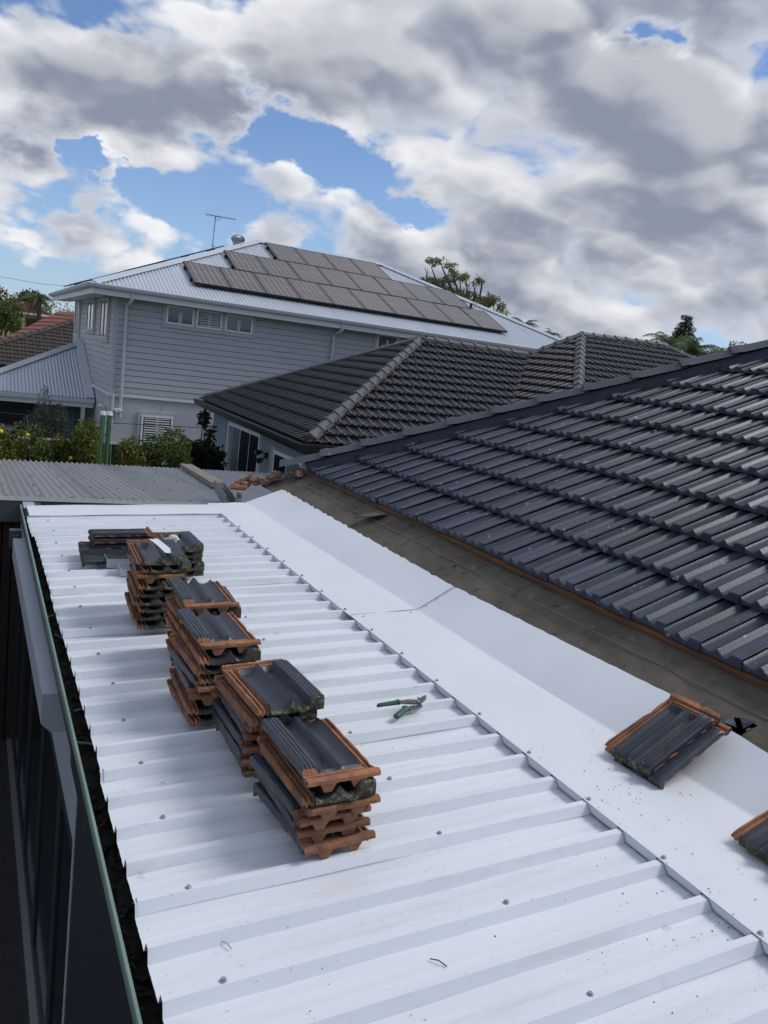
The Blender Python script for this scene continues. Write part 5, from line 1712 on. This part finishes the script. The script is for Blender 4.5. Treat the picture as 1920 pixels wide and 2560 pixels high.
def shrub(label, cat, x, y, top, w, h, mt, n, size, seed, stems=4, k=0.42, name='shrub', group=None, zbase=-H, asp=0.5):
    t = thing(name, label, cat, (x, y, zbase), group)
    c = V(x, y, top - h / 2)
    q = random.Random(seed)
    mb = MB()
    for i in range(stems):
        a = q.uniform(0, 6.28); e = c + V(math.cos(a) * w * 0.3, math.sin(a) * w * 0.3, h * 0.2)
        b = V(x, y, zbase) + V(math.cos(a), math.sin(a), 0) * 0.05
        mb.tube([b, b.lerp(e, 0.5) + V(q.uniform(-0.1, 0.1), q.uniform(-0.1, 0.1), 0), e], [0.035, 0.025, 0.01], 6)
    mb.build('trunk', M['bark'], t)
    leafy('crown', M[mt], t, clumps(c, (w / 2 * 0.72, w / 2 * 0.72, h / 2 * 0.75), 16, k, seed) + [(c, (w * 0.28, w * 0.28, h * 0.3))], n, size, seed + 1, aspect=asp)
    return t


shrub('citrus shrub with lemons at the left edge of the picture', 'citrus shrub', 0.62, 16.7, -1.58, 1.25, 2.0, 'citrus', 5200, 0.085, 1, name='citrus_shrub')
shrub('small citrus shrub right of the lemon shrub at the picture edge', 'citrus shrub', 1.20, 16.9, -1.78, 1.0, 1.5, 'citrus2', 3000, 0.08, 2, name='citrus_shrub')
shrub('tall soft grey green olive shrub in front of the verandah', 'olive shrub', 1.38, 18.6, -1.18, 1.25, 2.2, 'olive', 6500, 0.075, 3, name='olive_shrub', asp=0.22)
shrub('yellowish citrus shrub left of the green posts', 'citrus shrub', 2.12, 16.9, -1.60, 1.1, 1.6, 'citrus', 4200, 0.08, 4, name='citrus_shrub')
shrub('low yellow green shrub at the fence between olive shrub and posts', 'citrus shrub', 1.72, 17.1, -1.92, 0.7, 1.1, 'citrus', 2200, 0.075, 14, name='citrus_shrub')
shrub('sparse citrus shrub right of the green posts', 'citrus shrub', 2.98, 17.3, -1.82, 1.15, 1.5, 'citrus', 3000, 0.08, 5, name='citrus_shrub', k=0.36)
shrub('broad mid green shrub in front of the lower shuttered window', 'shrub', 3.78, 17.3, -1.62, 1.45, 1.8, 'citrus2', 6500, 0.08, 6, name='green_shrub')
shrub('dark glossy leaved shrub against the blue grey wall', 'shrub', 4.72, 18.0, -1.55, 1.25, 2.4, 'darkleaf', 6500, 0.13, 7, name='dark_shrub', asp=0.4)
shrub('small dark sprig by the corner of the blue grey wall', 'shrub', 5.33, 20.6, -1.50, 0.35, 0.6, 'darkleaf', 160, 0.13, 8, name='dark_sprig', stems=2)
lr = random.Random(40)
for i, (px_, py_, pz_, lab) in enumerate(((0.53, 16.02, -1.93, 'large lemon at the left picture edge'), (0.98, 16.2, -1.98, 'lemon right of the largest lemon'), (1.78, 16.6, -2.42, 'lemon hanging low in front of the green fence'))):
    mb = MB(); rock(mb, (px_, py_, pz_), 0.045 if i == 0 else 0.036, 1, (1, 1, 1.25))
    mb.v = [tuple(V(px_, py_, pz_) + (Vector(p) - V(px_, py_, pz_)).normalized() * (0.045 if i == 0 else 0.035)) for p in mb.v]
    tag(mb.build('lemon', M['lemon'], base=(px_, py_, pz_), ang=80), lab, 'lemon', 'lemons on the citrus shrubs')


def branchy(t, base, tips, r0, mt='bark', seed=0):
    q = random.Random(seed)
    mb = MB()
    for tip, r in tips:
        b, e = Vector(base), Vector(tip)
        m1 = b.lerp(e, 0.35) + V(q.uniform(-1, 1), q.uniform(-1, 1), q.uniform(-0.2, 0.2)) * (e - b).length * 0.06
        m2 = b.lerp(e, 0.7) + V(q.uniform(-1, 1), q.uniform(-1, 1), q.uniform(-0.2, 0.2)) * (e - b).length * 0.06
        mb.tube([b, m1, m2, e], [r0, r0 * 0.6, r0 * 0.35, r], 7)
    mb.build('trunk', M[mt], t)


def at_px(px, py, dist):
    d = (RIGHT * ((px - 960) / FPX) - UP * ((py - 1280) / FPX) + FWD)
    return d * (dist / math.hypot(d.x, d.y))


# gum tree behind the grey house
gt = thing('gum_tree', 'open crowned gum tree with leaf tufts behind the right end of the pale roof', 'tree', (24.3, 40.0, -H))
tufts = [(1078, 658, 0.45, 0.30), (1100, 648, 0.4, 0.3), (1068, 698, 0.5, 0.28), (1092, 706, 0.45, 0.34), (1127, 668, 0.55, 0.28), (1117, 705, 0.5, 0.35), (1150, 690, 0.5, 0.30), (1166, 700, 0.45, 0.28), (1190, 700, 0.4, 0.24),
         (1205, 698, 0.3, 0.2), (1140, 732, 0.8, 0.35), (1165, 742, 0.8, 0.40), (1190, 752, 0.7, 0.35), (1213, 752, 0.6, 0.35), (1235, 757, 0.6, 0.40), (1248, 772, 0.4, 0.35), (1268, 788, 0.35, 0.22), (1100, 722, 0.7, 0.3), (1230, 742, 0.35, 0.25)]
tips = [(at_px(x, y + 8, 45), 0.02) for x, y, _, _ in tufts]
branchy(gt, at_px(1185, 900, 45), [(at_px(1185, 820, 45), 0.2)] + tips, 0.26, seed=4)
mb = MB()
for (x0, y0, x1, y1) in ((1200, 745, 1206, 700), (1190, 742, 1180, 706), (1185, 745, 1183, 700), (1066, 700, 1062, 668), (1068, 700, 1068, 672), (1120, 690, 1122, 648), (1174, 738, 1172, 712)):
    mb = MB(); mb.tube([at_px(x0, y0, 45), at_px((x0 + x1) / 2 + 2, (y0 + y1) / 2, 45), at_px(x1, y1, 45)], [0.035, 0.025, 0.012], 6)
    mb.build('twig', M['bark'], gt)
blobs = []
for i, (x, y, w, h) in enumerate(tufts):
    c = at_px(x, y, 45)
    blobs += clumps(c, (w * 0.8, w * 0.8, h * 0.75), 6, 0.55, i)
leafy('crown', M['gum'], gt, blobs, 7000, 0.16, 50, surf=0.35, aspect=0.34, droop=0.6)


def palm(label, px, py, dist, fr_len, n, seed, base_z=-H, trunk=True, spread=1.0):
    c = at_px(px, py, dist)
    t = thing('palm_tree', label, 'palm tree', (c.x, c.y, base_z))
    mb = MB(); mb.tube([(c.x, c.y, base_z), (c.x + 0.1, c.y, (base_z + c.z) / 2), c], [0.22, 0.19, 0.17], 8); mb.build('trunk', M['bark'], t)
    q = random.Random(seed)
    b0 = BASE[t.name]
    vs, fs = [], []
    for k in range(n):
        a = 6.283 * k / n + q.uniform(-0.3, 0.3); el = q.uniform(-0.2, 1.25)
        L = fr_len * q.uniform(0.75, 1.1)
        d = V(math.cos(a), math.sin(a), 0)
        pts = []
        for i in range(13):
            s = i / 12
            ang = el - s * 1.5 * spread
            pts.append((pts[-1] + (d * math.cos(ang) + V(0, 0, math.sin(ang))) * L / 12) if pts else Vector(c))
        side = d.cross(V(0, 0, 1))
        for i in range(1, 13):
            p = pts[i]; tdir = (pts[i] - pts[i - 1]).normalized()
            ll = L * 0.26 * math.sin(math.pi * min(1, i / 12 * 0.85 + 0.12))
            for sgn in (-1, 1):
                for jj in range(2):
                    o = p - tdir * L / 24 * jj
                    e = o + (side * sgn * 0.75 + tdir * 0.5 - V(0, 0, 0.35 + q.uniform(0, 0.5))).normalized() * ll * q.uniform(0.8, 1.1)
                    w = tdir * L * 0.014
                    j = len(vs)
                    for v in (o - w, o + w, e):
                        v = v - b0; vs.append((v.x, v.y, v.z))
                    fs.append((j, j + 1, j + 2))
        # rib
        for i in range(12):
            j = len(vs); w = V(0, 0, 0.02 * fr_len)
            for v in (pts[i], pts[i + 1], pts[i + 1] + w, pts[i] + w):
                v = v - b0; vs.append((v.x, v.y, v.z))
            fs.append((j, j + 1, j + 2, j + 3))
    me = bpy.data.meshes.new('fronds'); me.from_pydata(vs, [], fs); me.materials.append(M['palm'])
    new_obj('crown', me, t)
    return t


palm('palm tree crown rising behind the sloping right hip of the pale roof', 1312, 812, 55, 1.25, 22, 3)
palm('small palm crown just above the right end of the pale roof', 1378, 834, 60, 0.95, 16, 4)
palm('drooping palm left of the dark conifer behind the tiled ridge', 1672, 868, 52, 2.1, 34, 5, spread=1.1)
palm('palm in front of the dark conifer', 1730, 880, 50, 1.9, 32, 6, spread=1.1)
palm('blurred palm above the red roofed house at far left', 97, 752, 60, 1.75, 26, 7, spread=1.25)
palm('low palm tips showing above the charcoal ridge', 1628, 872, 62, 0.7, 14, 9)

pt = thing('conifer', 'dark green conifer with tiered rounded clumps standing behind the palms', 'tree', tuple(at_px(1717, 950, 62).xy) + (-H,))
pb = at_px(1717, 800, 62)
mb = MB(); mb.tube([(pb.x, pb.y, -H), pb], [0.4, 0.06], 8); mb.build('trunk', M['bark'], pt)
blobs = []
q = random.Random(5)
for k in range(9):
    z = pb.z + 0.05 - k * 0.36; r = 0.18 + 0.155 * k
    for j in range(4 + k * 2):
        a = 6.283 * j / (4 + k * 2) + k
        f = q.uniform(0.7, 1.05)
        blobs.append((V(pb.x + math.cos(a) * r * f, pb.y + math.sin(a) * r * f, z + q.uniform(-0.1, 0.1)), (0.26, 0.26, 0.2)))
leafy('crown', M['pine'], pt, blobs, 9500, 0.13, 8, surf=0.7, aspect=0.5)


def far_tree(label, px, py, dist, w, h, mt, n, size, seed, k=0.4):
    c = at_px(px, py, dist)
    t = thing('tree', label, 'tree', (c.x, c.y, -H))
    branchy(t, (c.x, c.y, -H), [((c.x + (i - 1.5) * w * 0.18, c.y, c.z + h * 0.1), 0.04) for i in range(4)], 0.22, seed=seed)
    leafy('crown', M[mt], t, clumps(c, (w / 2, w / 2, h / 2), 18, k, seed), n, size, seed, aspect=0.5)


far_tree('round grey green tree right of the palms', 1765, 905, 66, 3.6, 2.4, 'gum', 3600, 0.22, 21)
far_tree('small flat topped tree between palms and hip ridge', 1812, 893, 85, 3.4, 1.6, 'gum', 2400, 0.24, 22)
far_tree('low rounded tree just left of the upper hip ridge', 1870, 884, 90, 5.0, 2.0, 'gum', 3000, 0.26, 23)
far_tree('rounded tree further along behind the hip ridge', 1905, 900, 92, 4.0, 2.0, 'gum', 2400, 0.26, 24)
far_tree('brown green tree behind the red roofed house at far left', 22, 765, 95, 6.5, 3.8, 'brownleaf', 9500, 0.34, 25)
far_tree('bare thin topped tree behind the far left palm', 66, 758, 110, 4.5, 2.6, 'brownleaf', 1500, 0.25, 26, k=0.5)
far_tree('dark green bush at the left edge below the red roof', 8, 790, 66, 2.6, 1.9, 'citrus2', 2600, 0.22, 27)
far_tree('thin twiggy tree beside the left eave of the grey house', 160, 775, 90, 4.6, 2.2, 'brownleaf', 420, 0.22, 28, k=0.6)

# ------------------------------------------------------------------ houses at far left


def hip_house(name, label, cx, cy, wx, wy, zeave, pitch, mt, wall, zbase, rows=0):
    t = thing(name, label, 'house', (cx, cy, zbase))
    mb = MB(); mb.box(cx - wx / 2 + 0.4, cx + wx / 2 - 0.4, cy - wy / 2 + 0.4, cy + wy / 2 - 0.4, zbase, zeave); mb.build('wall', M[wall], t, ang=20)
    h = min(wx, wy) / 2; rise = h * math.tan(rad(pitch))
    A, B, C, D = V(cx - wx / 2, cy - wy / 2, zeave), V(cx + wx / 2, cy - wy / 2, zeave), V(cx + wx / 2, cy + wy / 2, zeave), V(cx - wx / 2, cy + wy / 2, zeave)
    if wx >= wy: P, Q = V(cx - wx / 2 + h, cy, zeave + rise), V(cx + wx / 2 - h, cy, zeave + rise)
    else: P, Q = V(cx, cy - wy / 2 + h, zeave + rise), V(cx, cy + wy / 2 - h, zeave + rise)
    mb = MB()
    n = 14
    def slope(a, b, c, d):
        for i in range(n):
            s, e = i / n, (i + 1) / n
            p0, p1, p2, p3 = a.lerp(d, s), b.lerp(c, s), b.lerp(c, e), a.lerp(d, e)
            up_ = V(0, 0, 0.045)
            mb.face([p0 + up_, p1 + up_, p2, p3]); mb.face([p0, p1, p1 + up_, p0 + up_])
    if wx >= wy:
        slope(A, B, Q, P); slope(C, D, P, Q); slope(D, A, P, P.copy()); slope(B, C, Q, Q.copy())
    else:
        slope(A, B, P, P.copy()); slope(C, D, Q, Q.copy()); slope(D, A, P, Q); slope(B, C, Q, P)
    r = mb.build('roof', M[mt], t, ang=20)
    for p, q_ in ((A, P), (D, P if wx >= wy else Q), (B, Q if wx >= wy else P), (C, Q), (P, Q)):
        if (q_ - p).length > 0.1:
            m2 = MB(); m2.tube([p + V(0, 0, 0.05), q_ + V(0, 0, 0.05)], 0.11, 8); m2.build('ridge_cap', M[mt], r)
    m2 = MB(); m2.box(cx - wx / 2 - 0.08, cx + wx / 2 + 0.08, cy - wy / 2 - 0.1, cy - wy / 2, zeave - 0.14, zeave + 0.02); m2.build('gutter', M['trimw'], t, ang=20)
    return t


rh = hip_house('red_roofed_house', 'distant cream house with red tiled roof under the palm', 4.0, 78.5, 3.9, 7.0, 0.90, 22, 'red_tile', 'cream', -4.0)
for x in (2.6, 3.7, 4.9):
    box_part('porch_post', M['cream'], rh, x, x + 0.22, 75.05, 75.25, -2.0, 0.75)
box_part('dark_window', M['glass'], rh, 2.75, 3.6, 75.28, 75.38, -0.8, 0.5)
box_part('dark_window', M['glass'], rh, 4.1, 5.2, 75.28, 75.38, -0.8, 0.5)

# brown and red tiled roof between the verandah and the far houses: near slope dark and mossy, far part red
br = thing('brown_tiled_roof', 'brown and red tiled roof seen between the verandah and the grey house', 'house', (3.0, 44.0, -H))
bP, bQ = V(4.85, 46.2, 0.42), V(9.0, 46.2, 0.42)       # apex
bA = V(-0.9, 40.95, -1.95)
sl = [bA, V(9.0, 40.95, -1.95), bQ, bP]
mb = MB(); mb.face([p - V(0, 0, 0.05) for p in sl]); mb.face([bA - V(0, 0, .05), bP - V(0, 0, .05), V(-0.9, 51.4, -2.0)]); mb.face([bP - V(0, 0, .05), bQ - V(0, 0, .05), V(9, 51.4, -2.0), V(-0.9, 51.4, -2.0)])
bro = mb.build('roof', M['brown_tile'], br, ang=0)
U, Vd = plane_frame(sl[0], sl[1], sl[2])
btile = roof_tile_mesh('roof_tile', 0.33, 0.46, M['brown_tile'], lo=True)
its = lay_tiles(bro, 'roof_tile', btile, sl[0], U, Vd, ccw([uv_of(sl[0], U, Vd, p) for p in sl]), 0.33, 0.40, 0.0, 0.0, rad(6), 0.42, 61, stagger=0.0, lift=0.04)
place_tiles(its, 'roof_tile', bro, 150, M['brown_tile'])
bcap = cap_mesh('ridge_cap', 0.52, 0.16, 0.10, M['brown_tile'])
run_caps('ridge_cap', bcap, bA + V(0, 0, 0.14), bP + V(0, 0, 0.14), 0.45, bro, random.Random(1))
rr_ = thing('red_tiled_roof', 'red tiled roof slope showing above the dark brown tiled hip', 'house', (4.0, 50.0, -H))
rBL, rBR, rTR, rTL = V(0.0, 47.6, -1.9), V(9.0, 47.6, -0.35), V(9.0, 52.5, 0.98), V(4.62, 52.5, 0.98)
mb = MB(); mb.face([rTL, rTR, V(9, 58, -1.5), V(1.5, 58, -1.5)]); rro = mb.build('roof', M['red_tile'], rr_, ang=0)
for i in range(11):
    s0, e0 = i / 11, (i + 1) / 11
    a, b_, c, d = rBL.lerp(rTL, s0), rBR.lerp(rTR, s0), rBR.lerp(rTR, e0), rBL.lerp(rTL, e0)
    u_ = V(0, 0, 0.06)
    mb = MB(); mb.face([a + u_, b_ + u_, c, d]); mb.face([a, b_, b_ + u_, a + u_])
    mb.build('tile_course', M['red_tile'], rro, ang=15)
box_part('wall', M['cream'], rr_, 3.0, 8.8, 49.5, 57.0, -H, -1.6)
box_part('wall', M['cream'], br, -0.3, 9.0, 41.6, 50.8, -H, -1.99)
# grey-brown low roof at the left edge
hip_house('low_grey_house', 'low grey brown roofed house at the left picture edge', -1.3, 60.0, 7.6, 8.0, -1.35, 16, 'grey_tile', 'cream', -H)
pl = MB(); pl.tube([(-40, 70, 6.5), (0, 72, 3.4), (5, 72.5, 3.25), (40, 75, 6.2)], 0.02, 5)
tag(pl.build('power_line', M['vent'], base=(0, 72, -H)), 'thin overhead wire crossing the sky at far left', 'wire')
